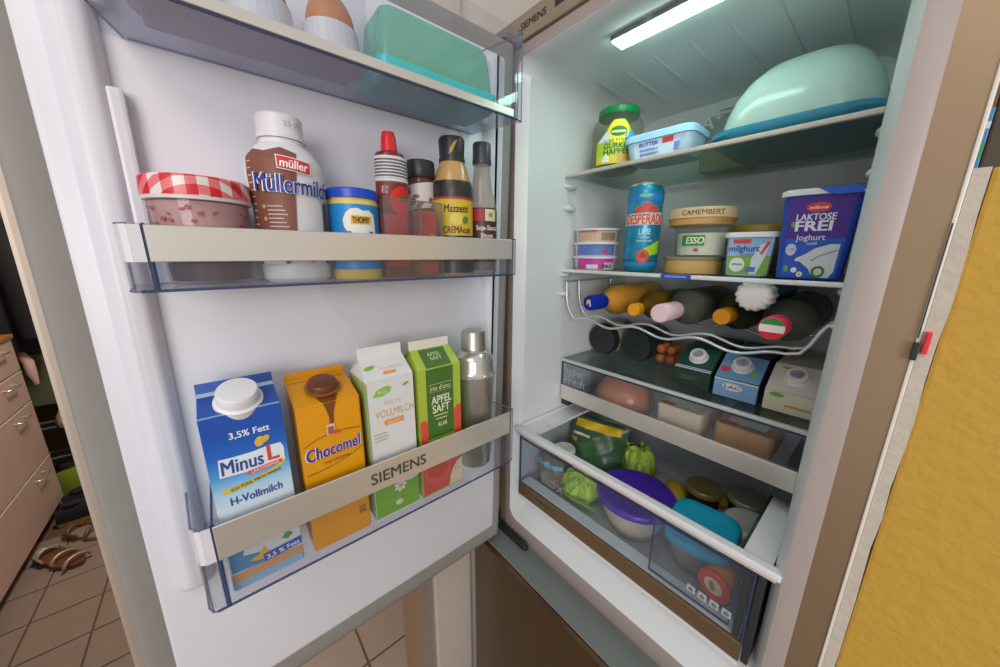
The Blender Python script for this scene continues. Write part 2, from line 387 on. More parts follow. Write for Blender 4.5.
# ---------------------------------------------------------------- door bins
def door_bin(label, zb, zs0, zs1, ztop, name='door_bin', thinfront=False, back=-.567):
    o = thing(name, label, 'door bin', (.11, -.33, zb), world=True, group='clear door bins')
    out = [(.062, back), (.150, -.5600), (.1578, -.5565), (.1605, -.5525), (.1605, -.124), (.158, -.1145), (.062, -.13)]
    ins = [(.064, back+.0025), (.149, -.5575), (.156, -.5540), (.1582, -.5505), (.1582, -.127), (.1555, -.1175), (.064, -.1325)]
    if thinfront:
        out[4:6] = [(.1605, -.117), (.158, -.106)]; ins[4:6] = [(.1582, -.120), (.1555, -.109)]
    t = .0022; n = len(out)
    # floor
    bm = bmesh.new()
    a = [bm.verts.new((p[0], p[1], zb)) for p in out]; b = [bm.verts.new((p[0], p[1], zb+t)) for p in out]
    bm.faces.new(a); bm.faces.new(b)
    for k in range(n): bm.faces.new((a[k], a[(k+1) % n], b[(k+1) % n], b[k]))
    frombm('bin_floor', bm, clear('milky_floor', '#f2f3f8', .22, .1, body='#d6d8e6') if thinfront else CLEAR, o)
    # walls
    bm = bmesh.new()
    def zt(k): return ztop
    oa = [bm.verts.new((p[0], p[1], zb)) for p in out]; ob = [bm.verts.new((p[0], p[1], zt(k))) for k, p in enumerate(out)]
    ia = [bm.verts.new((p[0], p[1], zb+t)) for p in ins]; ib = [bm.verts.new((p[0], p[1], zt(k))) for k, p in enumerate(ins)]
    for k in range(n):
        j = (k+1) % n
        if k == n-1: continue
        bm.faces.new((oa[k], oa[j], ob[j], ob[k])); bm.faces.new((ia[k], ib[k], ib[j], ia[j])); bm.faces.new((ob[k], ob[j], ib[j], ib[k]))
    frombm('bin_wall', bm, CLEAR, o)
    # back wall, low
    box('back_wall', (.062, -.574, zb), (.0642, -.133, zb+.05), CLEAR, o)
    # tinted edges where the sheet is seen end on
    def edge(p, q, r, m=EDGE2): tube('edge', [p, q], r, m, o, 6)
    P = lambda k, z: (out[k][0], out[k][1], z)
    for (k, j) in ((0, 1), (1, 2), (2, 3), (4, 5)): edge(P(k, zb+.001), P(j, zb+.001), .0011)
    edge(P(3, zb+.001), P(4, zb+.001), .0015, EDGE)
    for k in (2, 4, 5): edge(P(k, zb), P(k, ztop), .0010)
    edge(P(0, ztop), P(1, ztop), .0012); edge(P(1, ztop), P(3, ztop), .0010); edge(P(4, ztop), P(5, ztop), .001); edge(P(5, ztop), P(6, ztop), .001)
    edge((out[0][0]+.001, out[0][1]+.003, zb+.001), (out[6][0]+.001, out[6][1]-.003, zb+.001), .001)
    # inner end wall, seen as a dark blue edge through the front
    iw = box('end_wall', (.066, -.5437, zb+.0022), (.1580, -.5415, ztop-.001), CLEAR, o)
    tube('wall_edge', [(.1592, -.5428, zb+.001), (.1592, -.5428, ztop)], .0024, EDGE, iw, 6)
    tube('wall_edge', [(.066, -.5428, ztop), (.1592, -.5428, ztop)], .0012, EDGE, iw, 6)
    st = box('front_trim', (.1607, -.5425, zs0), (.1632, -.1255, zs1), TRIM, o, .0006, 1)
    if not thinfront:
        W2 = mat('side_trim_white', '#dcdce2', .35)
        box('side_trim', (.1607, -.5525, zs0), (.1618, -.5445, zs1), W2, o)
        prism('side_trim', [(.1612, -.5527), (.1585, -.5573), (.1505, -.5610), (.1500, -.5602), (.1578, -.5565), (.1605, -.5525)], 'z', zs0, zs1, W2, o)
    return o, st
b1, s1 = door_bin('clear door bin with thin bottom trim, holding eggs and a butter dish', 1.6465, 1.648, 1.6585, 1.763, thinfront=True, back=-.536)
b2, s2 = door_bin('clear door bin with a wide plain satin trim, holding jars, bottles and sauces', 1.4150, 1.441, 1.472, 1.4725)
b3, s3 = door_bin('clear door bin with satin trim lettered SIEMENS, holding milk and juice cartons', 1.0630, 1.127, 1.1690, 1.1695)
c1 = px(400, 467, 'x', .1635)
text('SIEMENS', .0235, c1.y, 1.1475, lambda u, v: (.1637, u, v), ink('#4a4742'), s3, bold=.018, width=.082)
# divider in the top bin
box('divider', (.066, -.338, 1.6495), (.157, -.336, 1.75), CLEAR, b1)

# ---------------------------------------------------------------- glass shelves
TRW = mat('shelf_trim', '#cfd6d4', .3, .2)
def glass_shelf(label, z, y0=.135, y1=.40, x0=.0525, x1=.538, trim='#cfd6d4'):
    o = thing('glass_shelf', label, 'shelf', (.295, .27, z), world=True, group='glass shelves')
    box('glass_pane', (x0, y0+.004, z-.004), (x1, y1, z), SHELF, o, .0008, 1)
    box('front_trim', (x0, y0-.003, z-.0062), (x1, y0+.0045, z+.0012), mat('trim_'+trim.strip('#'), trim, .3, .25), o, .002)
    box('rear_trim', (x0+.02, y1-.004, z-.006), (x1-.02, y1+.004, z+.003), mat('rear_trim', '#b9c3be', .4), o, .002)
    return o
g1 = glass_shelf('topmost glass shelf under the lamp, carrying a pickle jar and a domed dish', 1.6215, x1=.532, trim='#c6beb2')
g2 = glass_shelf('middle glass shelf with a white front edge and small blue sticker, carrying yoghurt and cheese', 1.4140, trim='#dde0e0')
g3 = glass_shelf('lower glass shelf carrying drink cartons lying on their sides', 1.1900, y0=.15, trim='#c4cbc8')
sx_ = px(675, 277, 'y', .1308).x
st = box('sticker', (sx_-.026, .1308, 1.4075), (sx_+.026, .1318, 1.4152), ink('#2348b8'), g2)
decal('pale_print', R4(sx_-.019, sx_+.019, 1.4098, 1.4128), lambda u, v: (u, .1304, v), ink('#7f96d0'), st)

# ---------------------------------------------------------------- bottle rack: wavy wires across the compartment
RK = thing('bottle_rack', 'wavy chrome wire bottle rack hanging under the middle shelf', 'bottle rack', (.295, .22, 1.30), world=True)
WIRE = mat('pale_wire', '#d3dade', .25, .55)
def wavez(x): return 1.2985 + .0065*math.cos((x-.303)*2*PI/.118+PI)
def wire(y):
    pts = [(.064, y, 1.386), (.066, y, 1.35), (.072, y, 1.325), (.083, y, 1.309)]
    pts += [(x, y, wavez(x)) for x in [.095+.0085*k for k in range(47)]]
    pts += [(.503, y, 1.309), (.512, y, 1.325), (.520, y, 1.345), (.526, y, 1.3545), (.536, y, 1.357)]
    return tube('wire', pts, .0026, WIRE, RK, 8)
for y in (.142, .19, .33): wire(y)
for x, z in ((.064, 1.386), (.532, 1.357)):
    tube('side_rail', [(x, .13, z), (x, .38, z)], .0024, WIRE, RK, 7)

# ---------------------------------------------------------------- lying bottles (neck to the front = local -y)
ROTF = Matrix.Rotation(PI/2, 4, 'X')      # lathe axis z -> -y
def lying_bottle(name, label, x, y, z, r, L, glass, capm, cap_len, cap_r, group=None, liquid=None, neck=.06, labelm=None, kink=.05):
    o = thing(name, label, 'bottle', (x, y, z), group=group)
    T = Matrix.Rotation(-PI/2, 4, 'X')    # lathe axis z -> +y, front at the mouth
    nr = cap_r*.86
    lathe('bottle_body', [(nr, .012), (nr, neck), (r*.62, neck+kink*.45), (r*.94, neck+kink*.85), (r, neck+kink), (r, L-.008), (r*.9, L), (0, L-.006)], glass, o, 28, T)
    if liquid: lathe('liquid', [(0, neck+.012), (nr*.85, neck+.014), (r*.58, neck+kink*.5), (r*.93, neck+kink), (r*.95, L-.012), (0, L-.012)], liquid, o, 24, T)
    c = lathe('cap', [(0, 0), (cap_r*.92, 0), (cap_r, .0022), (cap_r, cap_len-.001), (cap_r*.93, cap_len), (nr, cap_len)], capm, o, 28, T)
    if labelm: lathe('label', [(r+.0005, neck+kink+.03), (r+.0005, L-.04)], labelm, o, 28, T)
    return o, c
BOTG = 'bottles lying in the wire rack'
OLIVE = clear('olive_glass', '#54583a', .75, .05, body='#4d5238'); PALEG = clear('pale_bottle_glass', '#efe9cf', .06, .05)
DKG = clear('dark_bottle_glass', '#6c6a58', .82, .08, body='#74766a'); BRG = clear('brown_bottle_glass', '#9a7434', .6, .05, body='#a87a2c')
ORJ = mat('orange_drink', '#f0ae1c', .3, var=.05, sub=.1)
o, c = lying_bottle('juice_bottle', 'clear bottle of orange drink with a blue foil cap', .157, .105, 1.3475, .0355, .285, PALEG, mat('blue_foil', '#1432b4', .25, .3), .05, .0165, BOTG, ORJ, .05)
decal('cap_mark', [(-.006, .006), (.002, .008), (.005, -.006), (.001, -.008), (-.001, .003), (-.003, -.003), (-.007, -.004)], flat(0), ink('#d8c66a'), c)
lying_bottle('oil_bottle', 'small bottle with an orange-yellow screw cap and brown neck', .2335, .150, 1.3385, .0305, .24, BRG, mat('amber_cap', '#e8a51c', .3), .022, .0135, BOTG, None, .045, mat('green_foil_label', '#50733f', .4))
lying_bottle('wine_bottle', 'dark wine bottle with a pale pink cap and long neck', .3045, .112, 1.3445, .0365, .285, DKG, mat('pale_pink_cap', '#e6c3d2', .35), .066, .0172, BOTG, None, .085, kink=.04)
lying_bottle('vinegar_bottle', 'dark green bottle with an amber foil neck capsule', .3885, .165, 1.3445, .0365, .235, OLIVE, mat('amber_foil', '#d08a10', .3, .2), .042, .0145, BOTG, None, .05)
o, c = lying_bottle('tonic_bottle', 'bottle with a red cap bearing green, white and red stripes', .4695, .115, 1.3445, .0365, .285, DKG, mat('coral_cap', '#e4405c', .35), .036, .0175, BOTG, None, .06)
def capstripe(y0, y1, m, nm='stripe'):
    R = .0155; pts = []
    for k in range(9):
        t = y0+(y1-y0)*k/8; pts.append((math.sqrt(max(0, R*R-t*t)), t))
    pts = pts + [(-p[0], p[1]) for p in pts[::-1]]
    decal(nm, pts, flat(0, .0005), m, c)
capstripe(.0055, .0154, ink('#2c8a34')); capstripe(-.0055, .0055, ink('#ece6e4')); capstripe(-.0154, -.0055, ink('#d3202e'))
# whipped cream style can with scalloped cap lying on top of the bottles
wc = thing('spray_can', 'blue can with a scalloped white cap lying on top of the bottles', 'can', (.432, .145, 1.3875))
bm = bmesh.new(); n = 56; rings = []
for r, z in ((.0, 0), (.019, 0), (.0238, .004), (.0255, .012), (.0255, .036), (.0225, .038)):
    rings.append([bm.verts.new(((r*(1+.06*math.cos(14*2*PI*k/n)*(r > .01)))*math.cos(2*PI*k/n), z, (r*(1+.06*math.cos(14*2*PI*k/n)*(r > .01)))*math.sin(2*PI*k/n))) for k in range(n)])
for a, b in zip(rings, rings[1:]):
    for k in range(n): bm.faces.new((a[k], a[(k+1) % n], b[(k+1) % n], b[k]))
bmesh.ops.remove_doubles(bm, verts=bm.verts, dist=1e-6)
oo = frombm('cap', bm, mat('white_cap_plastic', '#e2e2de', .4), wc); autosmooth(oo.data, 50)
lathe('can_body', [(0, .034), (.0195, .034), (.0205, .04), (.0205, .22), (.017, .226), (0, .226)], mat('blue_can', '#2f7fb4', .3, .4), wc, 28, Matrix.Rotation(-PI/2, 4, 'X'))

# ---------------------------------------------------------------- things on the lower glass shelf
for k, (x, y, lab) in enumerate(((.098, .255, 'dark bottle lying base outwards beside the fridge side wall, cream label'), (.187, .265, 'dark bottle lying base outwards between the other dark bottle and the tomatoes'))):
    r = .0415
    o = thing('dark_bottle', lab, 'bottle', (x, y, 1.1905+r), group='dark bottles lying under the rack')
    lathe('bottle_body', [(0, .004), (r*.6, .003), (r*.9, 0), (r, .008), (r, .11), (r*.8, .13), (.016, .14), (.016, .15), (0, .15)], mat('black_glass', '#22282a', .3, var=.1), o, 32, Matrix.Rotation(-PI/2, 4, 'X'))
    if k == 0: lathe('label', [(r+.0004, .02), (r+.0004, .07)], mat('cream_label', '#b9ab96', .6), o, 32, Matrix.Rotation(-PI/2, 4, 'X'))
TOM = mat('orange_tomato', '#dc7a3a', .3, var=.12, scale=30)
ty, tx = .285, .2475
pun = thing('tomato_punnet', 'small clear plastic punnet holding orange cherry tomatoes', 'punnet', (tx, ty+.03, 1.1905))
loft('tray', [[(p[0], p[1], 0) for p in rrect(-.026, .026, -.03, .03, .006)], [(p[0], p[1], .05) for p in rrect(-.0285, .0285, -.033, .033, .008)]], CLEAR, pun, True, False)
kk = 0
for i in range(2):
    for j in range(2):
        for q in range(2):
            o = thing('cherry_tomato', 'orange cherry tomato in the clear punnet', 'tomato', (tx-.0125+.025*i, ty+.0165+.026*q, 1.1925+.0125+.0235*j), group='tomatoes in the punnet')
            lathe('fruit', [(0, -.0115), (.006, -.010), (.0105, -.005), (.012, 0), (.0105, .006), (.006, .0105), (.002, .0105), (0, .0095)], TOM, o, 14)
            lathe('calyx', [(0, .010), (.0035, .0105), (0, .0125)], mat('green_calyx', '#4d6a2c', .6), o, 6)
def lying_carton(name, label, x0, x1, topm, frontm, sidem, stripe=None, y=.198):
    o = thing(name, label, 'carton', ((x0+x1)/2, y, 1.1905), group='drink cartons lying on the glass shelf')
    w = (x1-x0)/2; d = .19
    prof = [(0, 0), (d, 0), (d, .073), (.05, .073), (0, .036)]
    prism('carton_body', prof, 'x', -w, w, sidem, o, .0015)
    decal('front_print', R4(-w+.001, w-.001, .001, .0355), flat(0), frontm, o)
    S = slope((0, .036), (.05, .073)); SL = math.hypot(.05, .037)
    decal('slope_print', R4(-w+.001, w-.001, .001, SL-.001), S, topm, o)
    if stripe: decal('stripe', R4(-w+.001, w-.001, .001, .007), slope((0, .036), (.05, .073), .0009), stripe, o); decal('stripe_line', R4(-w+.001, w-.001, .003, .0052), slope((0, .036), (.05, .073), .0013), ink('#3d3a9a'), o)
    a = math.atan2(.037, .05)
    T = Matrix.Translation(S(0, SL*.56)) @ Matrix.Rotation(a, 4, 'X')
    cp = lathe('cap', [(0, .012), (.0135, .012), (.0148, .0105), (.0155, .002), (.0175, .001), (.0175, -.0005)], mat('white_screw_cap', '#e6e4e6', .4), o, 28, T)
    lathe('cap_ring', [(.0088, .0122), (.0098, .0128), (.0108, .0122)], mat('cap_relief', '#cfccd4', .4), cp, 28, T)
    return o, S, SL
o, S, SL = lying_carton('green_carton', 'dark green drink carton with a striped edge lying between the tomatoes and blue carton', .309, .377, mat('dkgreen_card', '#1c4a3c', .4), mat('dkgreen_front', '#20352a', .4), mat('dkgreen_side', '#183a2e', .4), ink('#d8d8e4'))
for k in range(2): decal('small_print', R4(-.020, .012-.006*k, .021-.005*k, .0228-.005*k), flat(0, .0008), ink('#4d6a3c'), o)
o, S, SL = lying_carton('blue_carton', 'light blue milk carton with a red round logo lying beside the white carton', .3835, .4535, mat('blue_card', '#6f9fcb', .4), mat('blue_front', '#7ba5cc', .4), mat('navy_side', '#1c2c58', .4))
decal('red_logo', ell(-.024, .022, .008, .008), slope((0, .036), (.05, .073), .001), ink('#d8485a'), o)
decal('green_logo', ell(.022, .02, .0065, .006), slope((0, .036), (.05, .073), .001), ink('#7fae4a'), o)
decal('white_edge', R4(-.034, .034, .033, .0355), flat(0, .0008), ink('#dfe6ee'), o)
decal('logo_patch', ell(-.004, .022, .016, .007), flat(0, .0008), ink('#d9dee4'), o)
text('LAC', .008, -.004, .022, flat(0, .0012), ink('#3d3428'), o, width=.024, bold=.02)
o, S, SL = lying_carton('white_carton', 'white drink carton with a green leaf print lying beside the fridge side wall', .4615, .5315, mat('white_card', '#d9d6ce', .45), mat('white_front', '#cfcfb8', .45), mat('white_side', '#c9c6bd', .45))
decal('leaf_print', ell(-.018, .03, .010, .004), flat(0, .0008), ink('#7fa03c'), o)
decal('orange_line', R4(-.006, .028, .012, .016), flat(0, .0008), ink('#c9973c'), o)
decal('orange_line', ell(-.016, .053, .008, .0025), slope((0, .036), (.05, .073), .001), ink('#d89a3a'), o)

# ---------------------------------------------------------------- upper drawer, under the lower glass shelf
D1 = thing('chiller_drawer', 'shallow clear chiller drawer lettered hyper fresh with a metal strip', 'drawer', (.295, .28, 1.08), world=True)
box('front_panel', (.0555, .152, 1.119), (.531, .1545, 1.181), CLEAR, D1)
stp = box('front_strip', (.0555, .1495, 1.081), (.531, .1555, 1.1195), TRIM, D1, .002)
box('drawer_floor', (.058, .1555, 1.082), (.5285, .385, 1.0845), CLEAR, D1)
multi('side_wall', [((.0555, .1555, 1.082), (.058, .385, 1.165)), ((.5285, .1555, 1.082), (.531, .385, 1.165)), ((.058, .3825, 1.0845), (.5285, .385, 1.165))], CLEAR, D1)
multi('edge', [((.0548, .1512, 1.119), (.0568, .1552, 1.181)), ((.5295, .1512, 1.119), (.5315, .1552, 1.181)), ((.0555, .151, 1.1792), (.531, .1555, 1.1812))], EDGE, D1)
multi('slide_rail', [((.051, .16, 1.062), (.0745, .385, 1.0815)), ((.505, .152, 1.062), (.5385, .385, 1.0815)), ((.0745, .165, 1.072), (.505, .185, 1.0815))], DARK, D1)
text('hyper', .030, .064, 1.163, lambda u, v: (u, .1517, v), clear('frosted_letter', '#f0f2f2', .5, .3, body='#c4c6c6'), D1, align='LEFT', width=.062)
text('Fresh', .030, .064, 1.137, lambda u, v: (u, .1517, v), clear('frosted_letter', '#f0f2f2', .5, .3, body='#c4c6c6'), D1, align='LEFT', width=.062)
sal = thing('salmon_fillet', 'raw orange salmon piece wrapped in clear film in the chiller drawer', 'salmon', (.185, .235, 1.085))
lathe('flesh', [(0, 0), (.05, 0), (.062, .012), (.058, .04), (.042, .062), (.018, .073), (0, .075)], mat('salmon_flesh', '#d98a62', .35, var=.2, scale=18, stretch=(1, 4, 1)), sal, 28, Matrix.Diagonal((1.1, .95, 1, 1)))
lathe('film', [(.066, 0), (.068, .012), (.063, .043), (.045, .066), (.018, .0755), (0, .077)], clear('cling_film', '#f2ece8', .06, .1), sal, 20, Matrix.Diagonal((1.1, .95, 1, 1)))
for k, (x, cm, lab) in enumerate(((.335, '#d9c9b4', 'flat meat pack with white label and red corner in the chiller drawer'), (.445, '#b98d5a', 'flat tan cheese pack at the end of the chiller drawer'))):
    o = thing('food_pack', lab, 'food pack', (x, .25, 1.0853))
    loft('tray', [[(p[0], p[1], z) for p in rrect(-.045+g, .045-g, -.07+g, .07-g, .01)] for z, g in ((0, .006), (.02, .001), (.055, 0), (.06, .002))], mat('pack_'+cm[1:], cm, .4, var=.1), o)
    decal('label', R4(-.03, .03, -.05, .02), lambda u, v: (u, v, .0604), ink('#e2ddd6'), o)
    decal('label_corner', R4(-.04, -.012, -.066, -.048), lambda u, v: (u, v, .0608), ink('#cc2a20'), o)

# ---------------------------------------------------------------- lower drawer
D2 = thing('crisper_drawer', 'deep clear crisper drawer with white rail and metal strip at the bottom of the fridge', 'drawer', (.295, .2, .868), world=True)
RAIL = mat('white_rail', '#dedfe2', .35)
fr_ = box('front_rail', (.046, -.004, 1.0375), (.5505, .012, 1.0485), RAIL, D2, .003)
box('rail_lower_lip', (.050, -.0025, 1.0335), (.546, .010, 1.0376), mat('rail_lip_plastic', '#c9b6a8', .4), D2, .001)  # tan lip along the underside of the white rail
multi('side_ledge', [((.0525, .013, 1.0405), (.1035, .40, 1.0445)), ((.5045, .013, 1.0405), (.5385, .40, 1.0445))], RAIL, D2, .001)
multi('ledge_rim', [((.101, .013, 1.0445), (.1035, .40, 1.0475)), ((.0525, .013, 1.0445), (.055, .40, 1.052))], RAIL, D2)
box('front_panel', (.0615, .002, .905), (.5255, .0045, 1.03), CLEAR, D2)
strip = box('front_strip', (.0605, -.001, .8725), (.5265, .006, .9055), STEELD, D2, .0015)
box('strip_slot', (.115, -.0014, .8905), (.165, -.0009, .8925), BLACK, strip)
box('bottom_lip', (.0605, -.003, .8665), (.5265, .006, .8728), RAIL, D2, .001)
box('inner_step', (.064, .0065, .8728), (.522, .034, .906), mat('milky_plastic', '#c9cfd2', .35), D2, .002)
box('drawer_floor', (.064, .006, .8665), (.522, .385, .8725), CLEAR, D2)
multi('side_wall', [((.0615, .0045, .8725), (.064, .385, 1.04)), ((.522, .0045, .8725), (.5245, .385, 1.04)), ((.064, .3825, .8725), (.522, .385, 1.04))], CLEAR, D2)
multi('edge', [((.0608, .0005, .905), (.0628, .005, 1.03)), ((.5245, .0005, .905), (.5265, .005, 1.03)), ((.0615, .0012, 1.0225), (.5255, .0049, 1.0245))], EDGE, D2)
multi('slide_rail', [((.5275, .004, .872), (.5365, .30, 1.028)), ((.4995, .02, 1.024), (.504, .38, 1.0403)), ((.512, .004, .905), (.5205, .012, 1.02))], mat('dark_slide', '#3a4042', .35, .3), D2, .001)
text('Box', .040, .165, .96, lambda u, v: (u, .0016, v), clear('frosted_print', '#f4f6f6', .16, .3, body='#c9cccc'), D2, bold=.01)
# clear insert with small symbols
ins = boxes('divider_insert', [((.384, .0085, .912), (.506, .0105, 1.02)), ((.384, .0085, .912), (.3855, .05, 1.02)), ((.5045, .0085, .912), (.506, .05, 1.02))], CLEAR, D2)
multi('insert_edge', [((.3832, .0078, .912), (.3848, .0108, 1.02)), ((.5052, .0078, .912), (.5068, .0108, 1.02)), ((.384, .0078, .911), (.506, .0108, .9128)), ((.384, .0078, 1.019), (.506, .0108, 1.0208))], EDGE, ins)
for k in range(4):
    x = .452+.0165*k
    q = box('symbol_tile', (x-.006, .0074, .9245), (x+.006, .0080, .937), ink('#cfd2d0'), ins)
    decal('symbol', [(x-.003, .927), (x+.003, .927), (x+.004, .931), (x, .9352), (x-.004, .931)], lambda u, v: (u, .0071, v), ink('#7c807c'), q)

# ---- contents of the lower drawer
FZ0 = .873
def lidded(name, label, cat, x, y, rb, rt, h, lidm, bodym, sq=None, rz=0, z=FZ0, lid_h=.012, over=.005, group=None):
    o = thing(name, label, cat, (x, y, z), rz, group)
    lathe('bowl', [(0, .0), (rb*.9, 0), (rb, .003), (rb+(rt-rb)*.5, h*.42), (rt, h), (rt-.002, h+.0005), (0, h-.002)], bodym, o, 40, sq=sq)
    lathe('lid', [(rt+.0005, h-lid_h*.55), (rt+over, h-lid_h*.5), (rt+over, h+.001), (rt+over-.003, h+.005), (rt-.004, h+.0062), (rt-.009, h+.0045), (0, h+.0055)], lidm, o, 40, sq=sq)
    return o
lidded('lidded_bowl', 'cream plastic bowl with a round purple lid in the crisper drawer', 'bowl', .2965, .117, .045, .075, .082, mat('purple_lid', '#4b2aa8', .3, coat=.2), mat('cream_bowl', '#cfc6b6', .4))
lidded('lidded_box', 'rounded square milky container with a turquoise lid in the crisper drawer', 'container', .427, .122, .036, .050, .085, mat('turquoise_lid', '#0d98bb', .35), clear('milky_box', '#c8c6bd', .55, .2, body='#b9b4a6'), sq=4.5, rz=.15, z=FZ0+.012).rotation_euler = (.2, 0, .12)
lidded('deli_tub', 'white round tub with flat white lid behind the turquoise lidded container', 'tub', .4785, .2, .033, .037, .083, mat('white_lid', '#cdd3cf', .4), mat('white_tub', '#d5d2c8', .4))
j = thing('paprika_jar', 'small orange jar lying down with its red rimmed lid facing out', 'jar', (.469, .0435, .9405), 0, rx=0)
T = Matrix.Rotation(-PI/2, 4, 'X')
j.rotation_euler = (math.radians(2), 0, math.radians(-10)); j.location = (.4735, .0365, .9325); j.scale = (.88, .5, .88)
lathe('jar_body', [(0, .016), (.026, .016), (.0265, .022), (.0265, .07), (.022, .078), (0, .078)], mat('orange_jar', '#d98a1e', .3, var=.15), j, 28, T)
c = lathe('lid', [(0, .004), (.017, .003), (.0245, 0), (.0285, .003), (.0285, .016), (.026, .017)], mat('red_lid', '#d8452c', .35), j, 28, T)
decal('lid_label', ell(0, 0, .016, .016), lambda u, v: (u, .0022, v), ink('#d9cfb2'), c)
decal('lid_mark', [(-.004, -.010), (.005, -.008), (.002, .004), (-.003, .011), (-.008, .002)], lambda u, v: (u, .0015, v), ink('#8a8a3a'), c)
# cabbage / lettuce head
def leafy(name, label, cat, x, y, z, r, cols, n=9, seed=1, group=None, sz=.85):
    rnd = random.Random(seed); o = thing(name, label, cat, (x, y, z), group=group)
    bm = bmesh.new(); bmesh.ops.create_icosphere(bm, subdivisions=4, radius=r*.8)
    for v in bm.verts:
        a = math.atan2(v.co.y, v.co.x); k = 1+.07*math.sin(5*a+3*v.co.z/r)+.05*math.sin(11*a-2); v.co *= k; v.co.z *= sz; v.co.z += r*sz*.88
    oo = frombm('heart', bm, cols[0], o); autosmooth(oo.data, 80)
    for i in range(n):
        a0 = 2*PI*i/n+rnd.uniform(-.2, .2); bm = bmesh.new(); U, V = 9, 9; g = []
        for p in range(U):
            row = []
            for q in range(V):
                s, t = p/(U-1), q/(V-1); wdt = .75*math.sin(PI*min(1, .12+.95*s))**.7
                a = a0+(t-.5)*2*wdt*.95; el = -.9+2.0*s
                rr = r*(.86+.06*math.sin(9*t+i)+.14*s*abs(t-.5)*2+.02*math.sin(17*s+i))
                row.append(bm.verts.new((rr*math.cos(el)*math.cos(a), rr*math.cos(el)*math.sin(a), max(.001, (rr*math.sin(el))*sz+r*sz*.88))))
            g.append(row)
        for p in range(U-1):
            for q in range(V-1): bm.faces.new((g[p][q], g[p+1][q], g[p+1][q+1], g[p][q+1]))
        oo = frombm('leaf', bm, cols[1+i % (len(cols)-1)], o); autosmooth(oo.data, 80)
    return o
LG = [mat('lettuce_heart', '#c4dc66', .5, var=.2, scale=25), mat('lettuce_leaf', '#b4d455', .5, var=.25, scale=22, bump=.4, bscale=40), mat('lettuce_leaf_dark', '#98c048', .5, var=.25, scale=22, bump=.4, bscale=40)]
leafy('lettuce', 'pale green lettuce head in the crisper drawer beside the purple lidded bowl', 'lettuce', .174, .098, FZ0, .050, LG, 9, 3)
leafy('lettuce', 'small green lettuce behind the purple lidded bowl', 'lettuce', .225, .255, FZ0, .05, LG, 8, 5, sz=1.2)
# stalk lying in front of the lettuce
tube('spring_onion', [(.155, .045, .911), (.19, .046, .9115), (.225, .05, .912), (.245, .052, .912)], [.0012, .003, .004, .003], mat('green_stalk', '#5fa338', .4), None, 8)
tag(bpy.data.objects['spring_onion'], 'thin green stalk lying in front of the lettuce on the drawer step', 'vegetable')
# bag of dark salad with a yellow band
def pouch(name, label, cat, loc, rz, w, h, d, m, parts, tilt=0, group=None):
    o = thing(name, label, cat, loc, rz, group); o.rotation_euler = (tilt, 0, rz)
    bm = bmesh.new(); U, V = 15, 17; F, B = [], []
    rnd = random.Random(w*1000)
    for p in range(U):
        fa, fb = [], []
        for q in range(V):
            s, t = p/(U-1)*2-1, q/(V-1); th = d/2*(1-abs(s)**3)*(math.sin(PI*min(1, .08+.9*t))**.6)
            n1 = .0025*math.sin(9*s+13*t)+.002*math.sin(21*t-7*s)
            x = s*w/2*(1-.05*math.sin(PI*t)); fa.append(bm.verts.new((x, -th-n1, t*h))); fb.append(bm.verts.new((x, th-n1, t*h)))
        F.append(fa); B.append(fb)
    for p in range(U-1):
        for q in range(V-1):
            bm.faces.new((F[p][q], F[p+1][q], F[p+1][q+1], F[p][q+1])); bm.faces.new((B[p][q], B[p][q+1], B[p+1][q+1], B[p+1][q]))
    for q in range(V-1):
        bm.faces.new((F[0][q], F[0][q+1], B[0][q+1], B[0][q])); bm.faces.new((F[-1][q], B[-1][q], B[-1][q+1], F[-1][q+1]))
    oo = frombm('pouch', bm, m, o); autosmooth(oo.data, 60)
    def S(u, v, lift=.0012):
        s, t = max(-1, min(1, u/(w/2))), v/h; th = d/2*(1-abs(s)**3)*(math.sin(PI*min(1, .08+.9*t))**.6)
        n1 = .0025*math.sin(9*s+13*t)+.002*math.sin(21*t-7*s); return (s*w/2*(1-.05*math.sin(PI*t)), -th-n1-lift, v)
    for nm, pts, mm in parts: decal(nm, pts, S, mm, oo, 14)
    return o
pouch('salad_bag', 'dark green salad bag with a yellow printed top in the crisper drawer', 'bag', (.155, .165, .905), .25, .15, .135, .07, mat('dark_green_bag', '#3b5a3e', .3, var=.4, scale=30),
      [('yellow_band', R4(-.06, .06, .108, .128), ink('#d8b422')), ('white_line', R4(-.06, -.01, .088, .094), ink('#c9d3c4')), ('orange_patch', R4(-.07, -.045, .07, .08), ink('#d8a02a'))], tilt=-.35)
pouch('mushroom_pack', 'clear pack with light blue stripe and a white round lid behind it', 'pack', (.105, .062, .885), .1, .075, .08, .04, clear('film_pack', '#d8d2cc', .4, .1, body='#a99a8c'),
      [('blue_stripe', R4(-.036, .036, .058, .068), ink('#58b4d0'))], tilt=-.1)
lidded('small_jar', 'small jar with a round white lid between the clear pack and drawer side', 'jar', .1075, .112, .021, .023, .098, mat('pale_lid', '#cfd2c4', .4), clear('greenish_jar', '#8f9a86', .3, .1, body='#4f5a4c'))
lidded('glass_jar', 'jar with a brass lid at the back of the crisper drawer', 'jar', .385, .245, .03, .031, .085, mat('brass_lid', '#8a7a4a', .35, .4), clear('amber_jar', '#8a7040', .3, .1, body='#5f4a22'), group='jars at the back of the crisper drawer')
lidded('glass_jar', 'jar with a grey lid at the back of the crisper drawer', 'jar', .455, .285, .03, .031, .08, mat('grey_lid', '#8c8f80', .35, .2), clear('amber_jar', '#8a7040', .3, .1), group='jars at the back of the crisper drawer')
lem = mat('lemon_peel', '#c9a628', .45, var=.12, scale=40, bump=.3, bscale=160)
